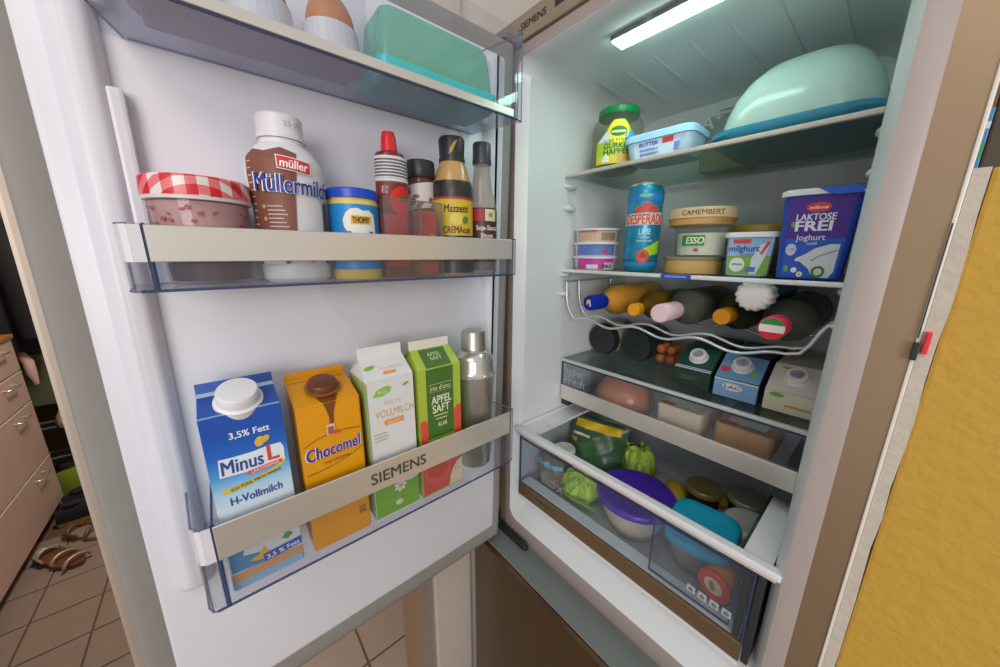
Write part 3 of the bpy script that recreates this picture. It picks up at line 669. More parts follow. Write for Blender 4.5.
for k, (x, y, z) in enumerate(((.47, .348, FZ0), (.385, .325, FZ0), (.325, .26, FZ0))):
    o = thing('lemon', ('dull yellow lemon behind the jar with the grey lid', 'dull yellow lemon behind the jar with the brass lid', 'dull yellow lemon between the small lettuce and the brass lidded jar')[k], 'lemon', (x, y, z+.027), group='lemons in the crisper drawer')
    T = Matrix.Rotation(PI/2, 4, 'Y') @ Matrix.Rotation(.4*k, 4, 'X')
    lathe('fruit', [(0, -.04), (.004, -.038), (.008, -.033), (.020, -.022), (.026, -.006), (.026, .006), (.020, .022), (.008, .033), (.005, .037), (0, .039)], lem, o, 20, T)
    lathe('stem_end', [(0, .0385), (.0025, .0392), (0, .0405)], mat('stem_brown', '#6a5a2c', .7), o, 8, T)

# ================================================================== TOP SHELF
Z1 = 1.6225
pk = thing('pickle_jar', 'glass pickle jar with a green screw lid and yellow green label', 'jar', (px(618, 130, 'y', .205).x, .205, Z1))
rp = [(0, .002), (.042, .001), (.048, .005), (.0515, .014), (.0515, .080), (.0495, .094), (.043, .1045), (.0395, .107), (.0395, .114)]
lathe('glass', rp, clear('pickle_glass', '#dfe4d6', .08, .04), pk, 40)
lathe('pickles', [(0, .004), (.045, .005), (.049, .014), (.049, .060), (0, .060)], mat('pickle_brine', '#8f8a3c', .35, var=.3, scale=60), pk, 36)
c = lathe('lid', [(.0405, .1075), (.0415, .109), (.0415, .1195), (.0395, .1215), (0, .1215)], mat('green_lid', '#0d8a45', .35), pk, 40)
TH = -PI/2+.60
PL = lambda l: (lambda u, v: cyl(.0515, TH, l)(u*1.28, v*1.10-.004))
S = PL(.0005)
lb = decal('label', [(-.036, .012), (.036, .012), (.037, .05), (.022, .064), (.014, .078), (.008, .086), (-.008, .086), (-.014, .078), (-.022, .064), (-.037, .05)], S, ink('#a8cc2c'), pk, 14)
S2 = PL(.0009); S3 = PL(.0013)
decal('mountain', [(-.034, .05), (-.015, .050), (-.008, .066), (-.020, .066)], S2, ink('#d6dde6'), lb, 8)
decal('sky_patch', [(.010, .05), (.034, .05), (.022, .064), (.012, .072)], S2, ink('#3f9fdc'), lb, 8)
decal('yellow_arch', ell(0, .066, .0165, .0195), S2, ink('#f0e020'), lb, 10)
decal('green_emblem', ell(0, .066, .0125, .0085), S3, ink('#127a34'), lb, 8)
decal('emblem_band', R4(-.011, .011, .0635, .0675), PL(.0017), ink('#d9e27a'), lb, 6)
text('SCHLEMMER', .0075, 0, .0515, S2, ink('#24382a'), lb, width=.046)
text('GURKEN', .0125, 0, .0425, S2, ink('#1f2c22'), lb, width=.044, bold=.015)
text('HAPPEN', .0125, 0, .0325, S2, ink('#1f2c22'), lb, width=.044, bold=.015)
decal('yellow_base', R4(-.034, .034, .0125, .026), S2, ink('#d9c82e'), lb, 10)
decal('garlic_print', [(-.024, .015), (-.012, .015), (-.012, .022), (-.018, .030), (-.024, .022)], S3, ink('#e6e6d8'), lb, 4)
decal('gherkin_print', R4(0, .026, .015, .027), S3, ink('#d9a552'), lb, 6)

bt = thing('spread_tub', 'light blue plastic spread tub with blue and red print', 'tub', (px(663, 150, 'y', .185).x, .193, Z1), math.radians(2))
TUB = mat('pale_blue_tub', '#b9d8ee', .4)
loft('tub', [[(p[0], p[1], z) for p in rrect(-.062+g, .062-g, -.042+g, .042-g, .016)] for z, g in ((0, .008), (.003, .006), (.038, 0), (.040, 0))], TUB, bt)
loft('lid', [[(p[0], p[1], z) for p in rrect(-.0655+g, .0655-g, -.0455+g, .0455-g, .018)] for z, g in ((.034, 0), (.044, 0), (.047, .003), (.0475, .008), (.046, .011))], mat('blue_tub_lid', '#a4d0ee', .35), bt)
def ST(lift):
    return lambda u, v: (u*(.056+.006*v/.038)/.062, -(.036+.006*v/.038)-lift, v)
lb = decal('label', R4(-.044, .044, .005, .033), ST(.0006), ink('#c9e0f2'), bt)
text('BUTTER', .0095, -.014, .027, ST(.0011), ink('#1f4fc0'), lb, width=.036, bold=.025)
text('streichzart', .0075, -.014, .0185, ST(.0011), ink('#2f62c8'), lb, width=.036, bold=.02)
text('gesalzen', .007, -.014, .0115, ST(.0011), ink('#2f62c8'), lb, width=.036, bold=.02)
decal('red_patch', R4(.012, .032, .0235, .0325), ST(.0011), ink('#d84a4a'), lb)
decal('fact_table', R4(.034, .044, .008, .022), ST(.0011), ink('#7f93d0'), lb)

cd_ = thing('domed_dish', 'large pale translucent dome on a blue cake plate on the top shelf', 'cake dome', (.432, .262, Z1))
base = loft('plate', [[(p[0], p[1], z) for p in rrect(-.106+g, .1035-g, -.117+g, .112-g, .05, 8)] for z, g in ((0, .010), (.004, .004), (.012, 0), (.0185, 0), (.0185, .004), (.010, .008), (.006, .02))], mat('blue_cake_plate', '#2f86a4', .35), cd_)
prof = [(0.0, .0155), (.0, .020), (.004, .045), (.012, .07), (.024, .092), (.040, .109), (.060, .1185), (.078, .121)]
loft('dome', [[(p[0], p[1], z) for p in rrect(-.096+g, .096-g, -.106+g, .106-g, max(.012, .05-g*.3), 8)] for g, z in prof], clear('frosted_dome', '#b9d9cf', .62, .16, body='#cfe6dc'), cd_, False, True, 50)
# clear tub beside the badge, behind
cb = thing('clear_box', 'small clear yellow-tinted box behind the blue cake plate', 'box', (.3, .358, Z1))
loft('box', [[(p[0], p[1], z) for p in rrect(-.05+g, .05-g, -.03+g, .03-g, .006)] for z, g in ((0, .004), (.045, 0), (.05, 0))], clear('yellowish_box', '#d8cf9a', .45, .1, body='#c9be86'), cb)
box('lid', (-.052, -.032, .05), (.052, .032, .056), clear('box_lid', '#d8d2c0', .4), cb, .002)

# ================================================================== MIDDLE SHELF
Z2 = 1.4150
def cup_tub(name, label, x, y, z, r, h, m, lidm, group, parts=()):
    o = thing(name, label, 'tub', (x, y, z), group=group)
    lathe('cup', [(0, 0), (r*.90, 0), (r*.93, .002), (r*.985, h-.004), (r, h-.003), (0, h-.003)], m, o, 36)
    lathe('lid', [(r*.98, h-.005), (r+.003, h-.0045), (r+.0035, h-.002), (r+.001, h), (0, h-.0005)], lidm, o, 36)
    S = cyl(lambda v: r*(.93+.055*v/h), -PI/2+.6, .0006)
    for nm, pts, mm in parts: decal(nm, pts, S, mm, o, 10)
    return o, S
WL = mat('white_foil_lid', '#d9dcdf', .35)
TG = 'dip tubs in a stack'
o, S = cup_tub('dip_tub', 'white dip tub with a magenta band, bottom of the stack beside the can', px(596, 250, 'y', .19).x, .19, Z2, .049, .030, mat('white_cup', '#d3d0d6', .4), WL, TG,
    [('pink_band', R4(-.045, .045, .017, .0255), ink('#d032b4')), ('dark_pink', R4(-.045, .02, .002, .017), ink('#b8467c')), ('white_patch', R4(-.02, .006, .003, .012), ink('#d8d0e0'))])
text('PIKA', .011, .028, .0085, cyl(.0465, -PI/2+.6, .001), ink('#2c1c34'), o, bold=.02, width=.024)
o, S = cup_tub('dip_tub', 'dip tub with a blue patterned label, middle of the stack beside the can', px(596, 250, 'y', .19).x, .19, Z2+.0305, .049, .030, mat('white_cup', '#d3d0d6', .4), WL, TG,
    [('blue_label', R4(-.05, .045, .002, .0255), ink('#5f79b4')), ('red_patch', R4(.012, .026, .006, .014), ink('#b04a6a'))])
o, S = cup_tub('dip_tub', 'dip tub with a beige and rust label, topmost of the stack beside the can', px(596, 250, 'y', .19).x, .19, Z2+.0604, .049, .030, mat('white_cup', '#d3d0d6', .4), WL, TG,
    [('beige_label', R4(-.05, .045, .002, .0255), ink('#c9a88c')), ('rust_band', R4(-.045, .0, .021, .0255), ink('#b06a58')), ('brown_patch', R4(.01, .045, .004, .02), ink('#8f7a6c'))])
# beer can
can = thing('beer_can', 'tall blue green drink can with red lettering and a lime print', 'can', (px(642.5, 230, 'y', .19).x, .19, Z2)); can.scale = (1.02, 1.02, 1.03)
CR = .0335
lathe('can_body', [(0, .003), (.022, .004), (.025, 0), (.027, .0015), (CR, .012), (CR, .150), (.030, .1595), (.0285, .162)], mat('teal_can', '#2390b4', .3, .35, var=.45, scale=45), can, 44)
lathe('can_rim', [(.0285, .1615), (.0295, .165), (.0288, .166), (.0272, .1655), (.0265, .162), (0, .1615)], CHROME, can, 44)
TH = -PI/2+.62; S = cyl(CR, TH, .0004); S2 = cyl(CR, TH, .0008); S3 = cyl(CR, TH, .0012)
decal('upper_band', R4(-.05, .05, .132, .147), S, ink('#2a7fc4'), can, 16)
decal('yellow_gleam', ell(-.004, .142, .012, .004), S2, ink('#5fd0a0'), can, 8)
decal('hat_crown', [(-.022, .112), (.022, .112), (.022, .119), (.017, .124), (.010, .123), (.007, .129), (-.007, .129), (-.010, .123), (-.017, .124), (-.022, .119)], S2, ink('#cc4a3a'), can, 12)
decal('letter_band', [(-.045, .088), (.045, .090), (.045, .112), (-.045, .110)], S2, ink('#d8b8b0'), can, 16)
text('DESPERADOS', .026, .004, .1, S3, ink('#c4382e'), can, width=.088, bold=.012)
text('LIME', .0155, 0, .0765, S2, ink('#e6eee8'), can, width=.022, bold=-.005)
text('TEQUILA', .0055, 0, .066, S2, ink('#dfe8e4'), can, width=.022)
text('FLAVOURED BEER', .0055, 0, .0595, S2, ink('#dfe8e4'), can, width=.03)
decal('lime_print', [(.006, .03), (.034, .036), (.036, .062), (.022, .056), (.0, .045)], S2, ink('#9cc82c'), can, 10)
decal('red_seal', ell(0, .031, .0125, .0125), S3, ink('#c8482e'), can, 8)
decal('seal_mark', [(-.006, .028), (.006, .028), (.002, .038), (-.002, .038)], cyl(CR, TH, .0016), ink('#8a2c22'), can, 4)
decal('bottom_band', R4(-.05, .05, .0125, .0195), S2, ink('#1c74b0'), can, 16)
decal('dark_ring', R4(-.05, .05, .0195, .0235), S2, ink('#1d5a6c'), can, 16)
# cheese box (bottom), salad cup, camembert
cx_, cy_ = px(694, 250, 'y', .222).x, .222
CH = mat('thin_wood', '#c9a662', .55, var=.1, scale=30, stretch=(1, 1, 6)); CHP = mat('pale_wood', '#d8c096', .55, var=.08, scale=30, stretch=(1, 1, 6))
c1_ = thing('cheese_box', 'low round box of yellow cheese under the clear antipasti tub', 'cheese box', (cx_, cy_, Z2), group='round cheese boxes in a stack')
lathe('box', [(0, 0), (.049, 0), (.0505, .002), (.0505, .028), (.048, .030), (0, .030)], CH, c1_, 44)
lathe('film_lid', [(.0515, .024), (.0535, .0265), (.0535, .031), (0, .0312)], clear('film_lid', '#cfd0b0', .3), c1_, 44)
at = thing('antipasti_tub', 'clear tub with white contents and green label lettered in white', 'tub', (cx_+.012, cy_+.002, Z2+.0315), group='round cheese boxes in a stack')
at['group'] = 'stack on the middle shelf'
lathe('tub', [(0, 0), (.043, 0), (.045, .003), (.0475, .048), (.050, .052), (.050, .0555), (0, .0555)], clear('tub_clear', '#f2f4ef', .10, .08, body='#d8dcd4'), at, 44)
lathe('filling', [(0, .002), (.042, .003), (.0445, .042), (0, .042)], mat('white_cheese', '#eceee4', .5, var=.12, scale=50), at, 40)
S = cyl(lambda v: .045+.0025*v/.048, -PI/2+.5, .0008)
lb = decal('green_label', R4(-.044, -.004, .020, .038), S, ink('#2f8a34'), at, 10)
text('ESSO', .0165, -.020, .029, cyl(lambda v: .045+.0025*v/.048, -PI/2+.5, .0013), ink('#e6ecda'), lb, width=.030, bold=.03, shear=.15)
decal('green_label', R4(.038, .062, .020, .040), S, ink('#3a7a3a'), at, 8)
decal('red_mark', ell(-.016, .012, .004, .003), S, ink('#b04a42'), at, 4)
c2_ = thing('cheese_box', 'round wooden camembert box on top of the clear antipasti tub', 'cheese box', (cx_+.006, cy_+.002, Z2+.0875), group='round cheese boxes in a stack')
lathe('box', [(0, 0), (.0535, 0), (.055, .0015), (.055, .018), (0, .018)], mat('tan_wood', '#c49a5c', .55, var=.1, scale=30, stretch=(1, 1, 6)), c2_, 48)
lathe('lid', [(.055, .012), (.0575, .0125), (.0575, .028), (.056, .030), (0, .0302)], CHP, c2_, 48)
text('CAMEMBERT', .0125, -.008, .021, cyl(.0575, -PI/2+.5, .0005), ink('#7a6238'), c2_, width=.07, bold=.02)
text('CAMEMBERT', .010, .04, .0065, cyl(.055, -PI/2+.5, .0005), ink('#a8824a'), c2_, width=.05, bold=.01)
# tub with yellow lid behind
yt = thing('mustard_tub', 'round tub with a mustard yellow lid behind the small yoghurt tub', 'tub', (px(760, 240, 'y', .325).x, .325, Z2))
lathe('tub', [(0, 0), (.048, 0), (.050, .003), (.052, .075), (0, .075)], mat('tan_tub', '#a58a4c', .45), yt, 40)
lathe('lid', [(.052, .072), (.0565, .073), (.0565, .088), (.054, .091), (.048, .089), (0, .088)], mat('mustard_lid', '#b39a42', .4), yt, 40)
S = cyl(.0515, -PI/2+.3, .001); decal('blue_label', R4(-.05, -.012, .052, .070), S, ink('#3f8ab0'), yt, 8); decal('orange_label', R4(-.012, .05, .052, .070), S, ink('#c08a3a'), yt, 8)
# small square yoghurt tub
def sqtub(name, label, loc, rz, wb, wt, h, m, r=.012):
    o = thing(name, label, 'yoghurt tub', loc, rz)
    loft('tub', [[(p[0], p[1], z) for p in rrect(-w_/2, w_/2, -w_/2, w_/2, r)] for z, w_ in ((0, wb-.006), (.002, wb), (h-.006, wt))], m, o)
    loft('lid', [[(p[0], p[1], z) for p in rrect(-w_/2, w_/2, -w_/2, w_/2, r+.002)] for z, w_ in ((h-.0085, wt+.003), (h-.008, wt+.0075), (h-.001, wt+.0075), (h, wt+.005), (h, wt-.004), (h-.002, wt-.008))], mat('white_tub_lid', '#dcdde0', .4), o)
    def S(lift): return lambda u, v: (u*(wb+(wt-wb)*v/h)/wt, -(wb+(wt-wb)*v/h)/2-lift, v)
    return o, S
mg, S = sqtub('yoghurt_tub', 'small square yoghurt tub with white lid and blue lettering', (px(749, 250, 'y', .195).x, .2, Z2), math.radians(14), .058, .066, .071, mat('milky_blue_tub', '#a9bcd8', .4))
decal('print_sky', R4(-.030, .030, .034, .063), S(.0005), ink('#8fb4dc'), mg)
decal('print_meadow', R4(-.030, .030, .004, .034), S(.0005), ink('#7aa83e'), mg)
decal('red_logo', [(-.024, .053), (.0, .053), (.0, .060), (-.024, .060)], S(.001), ink('#d0403e'), mg)
text('milghurt', .0135, -.008, .0455, S(.0011), ink('#2d3f9a'), mg, width=.042, bold=.03)
text('mild', .0075, -.003, .036, S(.0011), ink('#3f78c4'), mg, width=.018, bold=.02)
decal('seal_patch', ell(-.016, .019, .0115, .0115), S(.001), ink('#d6e0d4'), mg)
text('ohne', .006, -.016, .0205, S(.0015), ink('#3a5a9a'), mg, width=.016, bold=.02)
decal('white_peak', [(.004, .004), (.014, .004), (.022, .03), (.026, .055), (.014, .052), (.004, .03)], S(.001), ink('#cdd6dc'), mg)
decal('spoon_red', [(.014, .036), (.018, .036), (.026, .054), (.022, .056)], S(.0014), ink('#cc4038'), mg)
decal('text_block', R4(-.002, .012, .008, .016), S(.0012), ink('#5a6fb0'), mg)
# big yoghurt tub (rounded square bucket)
yg, S = sqtub('yoghurt_bucket', 'large purple and blue yoghurt tub lettered with white print', (.4855, .192, Z2), math.radians(7), .072, .084, .125, mat('blue_yoghurt_tub', '#1f49b4', .4), .014)
decal('purple_field', R4(-.034, .034, .058, .1155), S(.0005), ink('#4b2590'), yg)
decal('blue_field', R4(-.034, .034, .004, .058), S(.0005), ink('#1f55c0'), yg)
decal('red_oval', ell(-.002, .100, .0135, .0065), S(.001), ink('#dc3a30'), yg)
text('milbona', .006, -.002, .100, S(.0014), ink('#f2e6e2'), yg, width=.02, bold=.03, shear=.2)
text('LAKTOSE', .0125, -.003, .0875, S(.001), ink('#e4e2ee'), yg, width=.043, bold=.03)
text('FREI', .019, -.004, .0755, S(.001), ink('#e8e6f0'), yg, width=.040, bold=.04)
text('Joghurt', .0115, -.005, .060, S(.001), ink('#d2cfe0'), yg, width=.034, bold=.02)
text('mild', .006, -.002, .0515, S(.001), ink('#d2cfe0'), yg, width=.011, bold=.02)
decal('white_swirl', [(-.019, .027), (-.012, .026), (.0, .016), (.004, .008), (.012, .004), (.026, .004), (.0305, .012), (.0305, .05), (.020, .0505), (.004, .045), (-.008, .036), (-.018, .031)], S(.001), ink('#d2d6da'), yg)
decal('spoon_line', [(.0, .028), (.012, .036), (.030, .043), (.030, .0415), (.012, .0345), (.001, .0265)], S(.0014), ink('#7d8790'), yg)
decal('percent_seal', ell(-.0255, .043, .0065, .0085), S(.001), ink('#c9d4e6'), yg)
text('1,5%', .006, -.0255, .043, S(.0014), ink('#54689a'), yg, width=.009)
decal('green_seal', ell(.012, .012, .0085, .0085), S(.0014), ink('#3f7a34'), yg); decal('green_seal_core', ell(.012, .012, .005, .005), S(.0018), ink('#c4d6b4'), yg)
decal('daisy', ell(-.018, .014, .004, .004), S(.001), ink('#e6e6dc'), yg); decal('daisy', ell(-.010, .008, .004, .004), S(.001), ink('#e6e6dc'), yg); decal('daisy_centre', ell(-.010, .008, .0016, .0016), S(.0014), ink('#d8a92c'), yg)
decal('leaf', ell(-.0285, .016, .003, .005), S(.001), ink('#5fa04a'), yg); decal('leaf', ell(-.027, .078, .003, .004), S(.001), ink('#5fa04a'), yg)
lid_l = decal('blue_foil', [(-.008, -.045), (.045, -.045), (.041, .01), (.006, .0)], lambda u, v: (u, v, .1253), ink('#1c5cc8'), yg)
decal('foil_flap', [(-.006, .1246), (.044, .1246), (.036, .115), (.014, .1145), (.004, .118)], lambda u, v: (u, -.0466, v), ink('#1c5cc8'), yg)
SR = lambda lift: (lambda u, v: ((.072+.012*v/.125)/2+lift, u, v))
decal('side_field', R4(-.028, .028, .006, .114), SR(.0006), ink('#251c5c'), yg)
decal('barcode_patch', R4(-.020, -.012, .086, .102), SR(.001), ink('#c9c6d6'), yg)

# ================================================================== DOOR, TOP BIN
DZ1, DZ2, DZ3 = 1.6489, 1.4174, 1.0654
H90 = PI/2
et = thing('egg_tray', 'white egg tray in the top door bin', 'egg tray', (.123, -.4305, DZ1), H90)
bm = bmesh.new()
addbox(bm, (-.088, -.030, 0), (.088, .030, .004), .002)
eggpos = [-.066, -.0, .066]
for ex in eggpos: addlathe(bm, [(.029, .003), (.0295, .006), (.0275, .038), (.0255, .038), (.016, .016), (0, .012)], 28, (ex, 0))
frombm('tray', bm, mat('white_egg_tray', '#d9d9e0', .4), et)
for k, ex in enumerate(eggpos):
    o = thing('egg', ['brown egg standing in the white tray, farthest from the butter dish', 'brown egg standing in the middle of the white tray', 'brown egg standing in the white tray next to the butter dish'][k], 'egg', (.123, -.4305+ex, DZ1+.0145), H90, group='eggs in the door')
    prof = [(.0245*math.sin(PI*t/16)*(1-.12*math.cos(PI*t/16)*-1), .030-.030*math.cos(PI*t/16)) for t in range(17)]
    prof = [(r, z) for r, z in prof]; prof[0] = (0, 0); prof[-1] = (0, .060)
    tag(o, o['label'], 'egg', 'eggs in the door')
    e = lathe('shell', prof, mat('egg_shell', '#c98255', .5, var=.1, scale=20), o, 28)
    decal('date_stamp', R4(-.005, .005, .038, .042), cyl(lambda z: .0212, -PI/2, .0006), ink('#b9694a'), e, 4)
bd = thing('butter_dish', 'mint green translucent butter dish with a turquoise base in the top door bin', 'butter dish', (.113, -.236, DZ1), H90)
loft('base', [[(p[0], p[1], z) for p in rrect(-.088+g, .088-g, -.042+g, .042-g, .012)] for z, g in ((0, .006), (.003, .003), (.022, 0), (.022, .003), (.006, .006))], mat('turquoise_dish', '#45dada', .35), bd)
loft('cover', [[(p[0], p[1], z) for p in rrect(-.085+g, .085-g, -.039+g, .039-g, .014)] for z, g in ((.0185, .001), (.034, .002), (.072, .006), (.080, .010), (.083, .018))], clear('mint_cover', '#b2e8d6', .30, .12, body='#a9e6d2'), bd, False, True)
box('butter_block', (-.06, -.026, .0062), (.06, .026, .036), mat('butter', '#d8d48a', .5), bd, .003)

# ================================================================== DOOR, MIDDLE BIN
jm = thing('jam_jar', 'wide low glass jam jar with a red and white checked lid', 'jar', (.1105, -.5025, DZ2), H90)
JR = .041
lathe('glass', [(0, .002), (.032, .001), (.035, .004), (.0355, .02), (.0385, .06), (.0395, .075), (.0395, .083)], clear('jam_glass', '#f4eced', .08, .05, body='#d9c8ca'), jm, 44)
lathe('jam', [(0, .004), (.0325, .0045), (.0342, .021), (.031, .0225), (0, .0225)], mat('dark_jam', '#45252c', .3, var=.3, scale=50), jm, 36)
lathe('jam_smear', [(.0347, .026), (.0375, .06), (.0385, .078)], mat('jam_smear_pink', '#c4a3a6', .5, var=.30, scale=70), jm, 44)
JS = cyl(lambda z: .0385+.001*(z-.06)/.015, -PI/2-.2, .0006)
for k in range(26): decal('jam_spot', ell(random.uniform(-.05, .05), random.uniform(.046, .074), random.uniform(.0010, .0030), random.uniform(.001, .0022), 8, random.random()), JS, ink('#a8525a'), jm)
lathe('lid', [(.0395, .079), (JR+.001, .0795), (JR+.0012, .083)], mat('lid_edge_white', '#d9cdd0', .4), jm, 44)
# checked lid: material of red and white squares (printed gingham)
gm = bpy.data.materials.new('gingham_print'); gm.use_nodes = True; N = gm.node_tree.nodes; L = gm.node_tree.links
tc = N.new('ShaderNodeTexCoord'); sp = N.new('ShaderNodeSeparateXYZ'); L.new(tc.outputs['Object'], sp.inputs[0])
def stripe_node(sock, period):
    a = N.new('ShaderNodeMath'); a.operation = 'MULTIPLY'; a.inputs[1].default_value = 1/period; L.new(sock, a.inputs[0])
    f = N.new('ShaderNodeMath'); f.operation = 'FRACT'; L.new(a.outputs[0], f.inputs[0])
    g = N.new('ShaderNodeMath'); g.operation = 'GREATER_THAN'; g.inputs[1].default_value = .5; L.new(f.outputs[0], g.inputs[0]); return g.outputs[0]
ad = N.new('ShaderNodeMath'); ad.operation = 'ADD'; L.new(stripe_node(sp.outputs[0], .0165), ad.inputs[0])
at_ = N.new('ShaderNodeMath'); at_.operation = 'ADD'; L.new(sp.outputs[1], at_.inputs[0]); L.new(sp.outputs[2], at_.inputs[1])
L.new(stripe_node(at_.outputs[0], .0165), ad.inputs[1])
h = N.new('ShaderNodeMath'); h.operation = 'MULTIPLY'; h.inputs[1].default_value = .5; L.new(ad.outputs[0], h.inputs[0])
rp_ = N.new('ShaderNodeValToRGB'); rp_.color_ramp.interpolation = 'CONSTANT'
rp_.color_ramp.elements[0].color = (*lin('#e4dbdd'), 1); rp_.color_ramp.elements[1].position = .75; rp_.color_ramp.elements[1].color = (*lin('#cf2026'), 1)
e2 = rp_.color_ramp.elements.new(.25); e2.color = (*lin('#e0777a'), 1)
L.new(h.outputs[0], rp_.inputs[0]); L.new(rp_.outputs[0], N['Principled BSDF'].inputs['Base Color']); N['Principled BSDF'].inputs['Roughness'].default_value = .35
lathe('lid_cover', [(JR+.0012, .0825), (JR+.0017, .086), (JR+.0017, .098), (JR-.001, .1005), (0, .1005)], gm, jm, 52)

mm = thing('milk_drink_bottle', 'white plastic bottle of chocolate milk drink with brown sleeve and white cap', 'bottle', (.1085, -.424, DZ2), H90); mm.scale = (1, 1, .985)
BR = [(0, .0), (.030, 0), (.0345, .004), (.0355, .02), (.0355, .085), (.0375, .105), (.0385, .118), (.036, .132), (.028, .144), (.0215, .149), (.0215, .153)]
WP = mat('white_bottle_plastic', '#dddbe0', .35)
lathe('bottle_body', BR, WP, mm, 44)
lathe('cap', [(.0215, .1535), (.0235, .1535), (.0235, .1575), (.0222, .1585), (.0222, .176), (.0205, .178), (0, .178)], WP, mm, 40)
def prad(z):
    for (r0, z0), (r1, z1) in zip(BR[1:], BR[2:]):
        if z0 <= z <= z1: return r0+(r1-r0)*(z-z0)/(z1-z0+1e-9)
    return .0355
S = cyl(prad, -PI/2-.10, .0014); S2 = cyl(prad, -PI/2-.10, .0018); S3 = cyl(prad, -PI/2-.10, .0022); S4 = cyl(prad, -PI/2-.10, .0026)
BRN = ink('#7c4a3c'); 
decal('brown_sleeve', [(-.045, .02), (-.010, .02), (.0, .03), (.004, .09), (.010, .136), (-.004, .141), (-.02, .136), (-.034, .139), (-.045, .130)], S, BRN, mm, 18)
decal('brown_sleeve', [(.032, .02), (.05, .02), (.05, .09), (.038, .088)], S, BRN, mm, 8)
decal('milk_stream', [(.004, .02), (.032, .02), (.036, .085), (.016, .11), (.008, .08)], S2, ink('#d6d4da'), mm, 10)
decal('milk_splash', [(-.04, .02), (-.012, .02), (-.02, .042), (-.032, .05)], S2, ink('#d9d6da'), mm, 8)
lg = decal('red_logo_frame', [(-.010, .1185), (.022, .1145), (.024, .1285), (-.010, .1325)], S3, ink('#e6dcdc'), mm, 10)
decal('red_logo', [(-.009, .1195), (.021, .1155), (.0228, .1275), (-.009, .1315)], S4, ink('#cc2634'), mm, 10)
text('müller', .0125, .0065, .1235, cyl(prad, -PI/2-.10, .0032), ink('#f4eef0'), mm, width=.026, bold=.03, rot=-.11)
text('Müllermilch', .025, .006, .1035, cyl(prad, -PI/2-.10, .0027), ink('#eeeef4'), mm, width=.082, bold=.06, rot=-.05, name='lettering_outline')
text('Müllermilch', .025, .006, .1035, cyl(prad, -PI/2-.10, .0034), ink('#1f3a96'), mm, width=.080, bold=.02, rot=-.05)
for k in range(7):
    decal('small_print', R4(-.024, -.006+.002*(k % 3)-.003, .0805-.0042*k, .0817-.0042*k), S3, ink('#c9b0a6'), mm, 4)
for k, cc in enumerate(('#a8a060', '#d08a3c', '#8a8ab4')): decal('bullet', ell(-.0275, .0805-.0125*k, .0022, .0022, 10), S3, ink(cc), mm, 2)
for k in range(14): decal('scale_mark', R4(-.043, -.037, .034+.007*k, .0352+.007*k), S2, ink('#c9b0a6'), mm, 2)
decal('chocolate_print', [(.012, .022), (.03, .026), (.031, .034), (.013, .031)], S3, ink('#9a5a40'), mm, 4)
text('25 02', .0075, .007, .168, cyl(.0222, -PI/2+.1, .0004), ink('#a8a8b0'), mm, width=.018)

th = thing('mayonnaise_tub', 'blue labelled mayonnaise jar with a blue lid and yellow ring', 'jar', (.1135, -.3545, DZ2), H90)
lathe('jar', [(0, 0), (.0275, 0), (.0295, .003), (.0295, .092), (.0285, .0945), (.0285, .097)], mat('mayo_yellow', '#d9c06a', .35), th, 40)
lathe('lid', [(.0285, .0965), (.0305, .097), (.0305, .1065), (.029, .108), (0, .108)], mat('blue_lid', '#1c48c0', .35), th, 40)
S = cyl(.0295, -PI/2-.22, .0005); S2 = cyl(.0295, -PI/2-.22, .001); S3 = cyl(.0295, -PI/2-.22, .0015)
lathe('label', [(.0298, .012), (.0298, .0895)], mat('azure_label', '#1f86cc', .4), th, 40)
decal('cloud', [(-.012, .058), (.022, .058), (.0235, .066), (.022, .078), (.016, .083), (.008, .082), (.002, .085), (-.006, .084), (-.012, .079), (-.016, .071), (-.015, .063)], S2, ink('#e6e2d4'), th, 10)
decal('name_plate', [(-.007, .0665), (.017, .0665), (.018, .0755), (-.006, .0765)], S3, ink('#dca82c'), th, 8)
text('THOMY', .0098, .005, .0712, cyl(.0295, -PI/2-.22, .002), ink('#2a2a3a'), th, width=.020, bold=.03)
decal('white_panel', [(-.007, .042), (.013, .041), (.015, .060), (-.007, .060)], S3, ink('#dfe2e4'), th, 6)
text('DELIKATESS', .006, .004, .0475, cyl(.0295, -PI/2-.22, .002), ink('#3c64a8'), th, width=.017, bold=.02)
decal('glass_sketch', [(.016, .042), (.022, .042), (.0235, .064), (.020, .064), (.019, .052), (.016, .052)], S3, ink('#dce6f0'), th, 4)

org = thing('organiser_box', 'small clear plastic organiser box in the middle door bin', 'organiser', (.118, -.281, DZ2), H90)
ORG = clear('organiser_clear', '#f4f3f1', .05, .08, body='#cfcfcc')
boxes('box_wall', [((-.046, -.026, 0), (.038, .034, .0015)), ((-.046, -.026, .0015), (.038, -.0245, .100)), ((-.046, .0325, .0015), (.038, .034, .100)), ((-.046, -.0245, .0015), (-.0445, .0325, .100)), ((.0365, -.0245, .0015), (.038, .0325, .100)), ((.0035, -.0245, .0015), (.005, .0325, .100))], ORG, org)
multi('edge', [((-.0465, -.0265, .099), (.0385, -.0252, .1008)), ((-.0465, -.0265, 0), (-.0452, -.0252, .1)), ((.0372, -.0265, 0), (.0385, -.0252, .1)), ((.0033, -.0266, 0), (.0048, -.0253, .1))], EDGE2, org)
tt = thing('tomato_paste_tube', 'tomato paste tube standing on its end with red cap and striped shoulder', 'tube', (.110, -.3005, DZ2+.002), H90); tt.scale = (1.13, 1.05, .985)
bm = bmesh.new(); rings = []; n = 32
for z, w_, d_ in ((.0, .019, .0015), (.004, .019, .002), (.05, .019, .012), (.11, .0185, .0165), (.155, .0178, .0172), (.160, .016, .016), (.1635, .008, .008)):
    rings.append([bm.verts.new((w_*math.cos(2*PI*k/n), d_*math.sin(2*PI*k/n), z)) for k in range(n)])
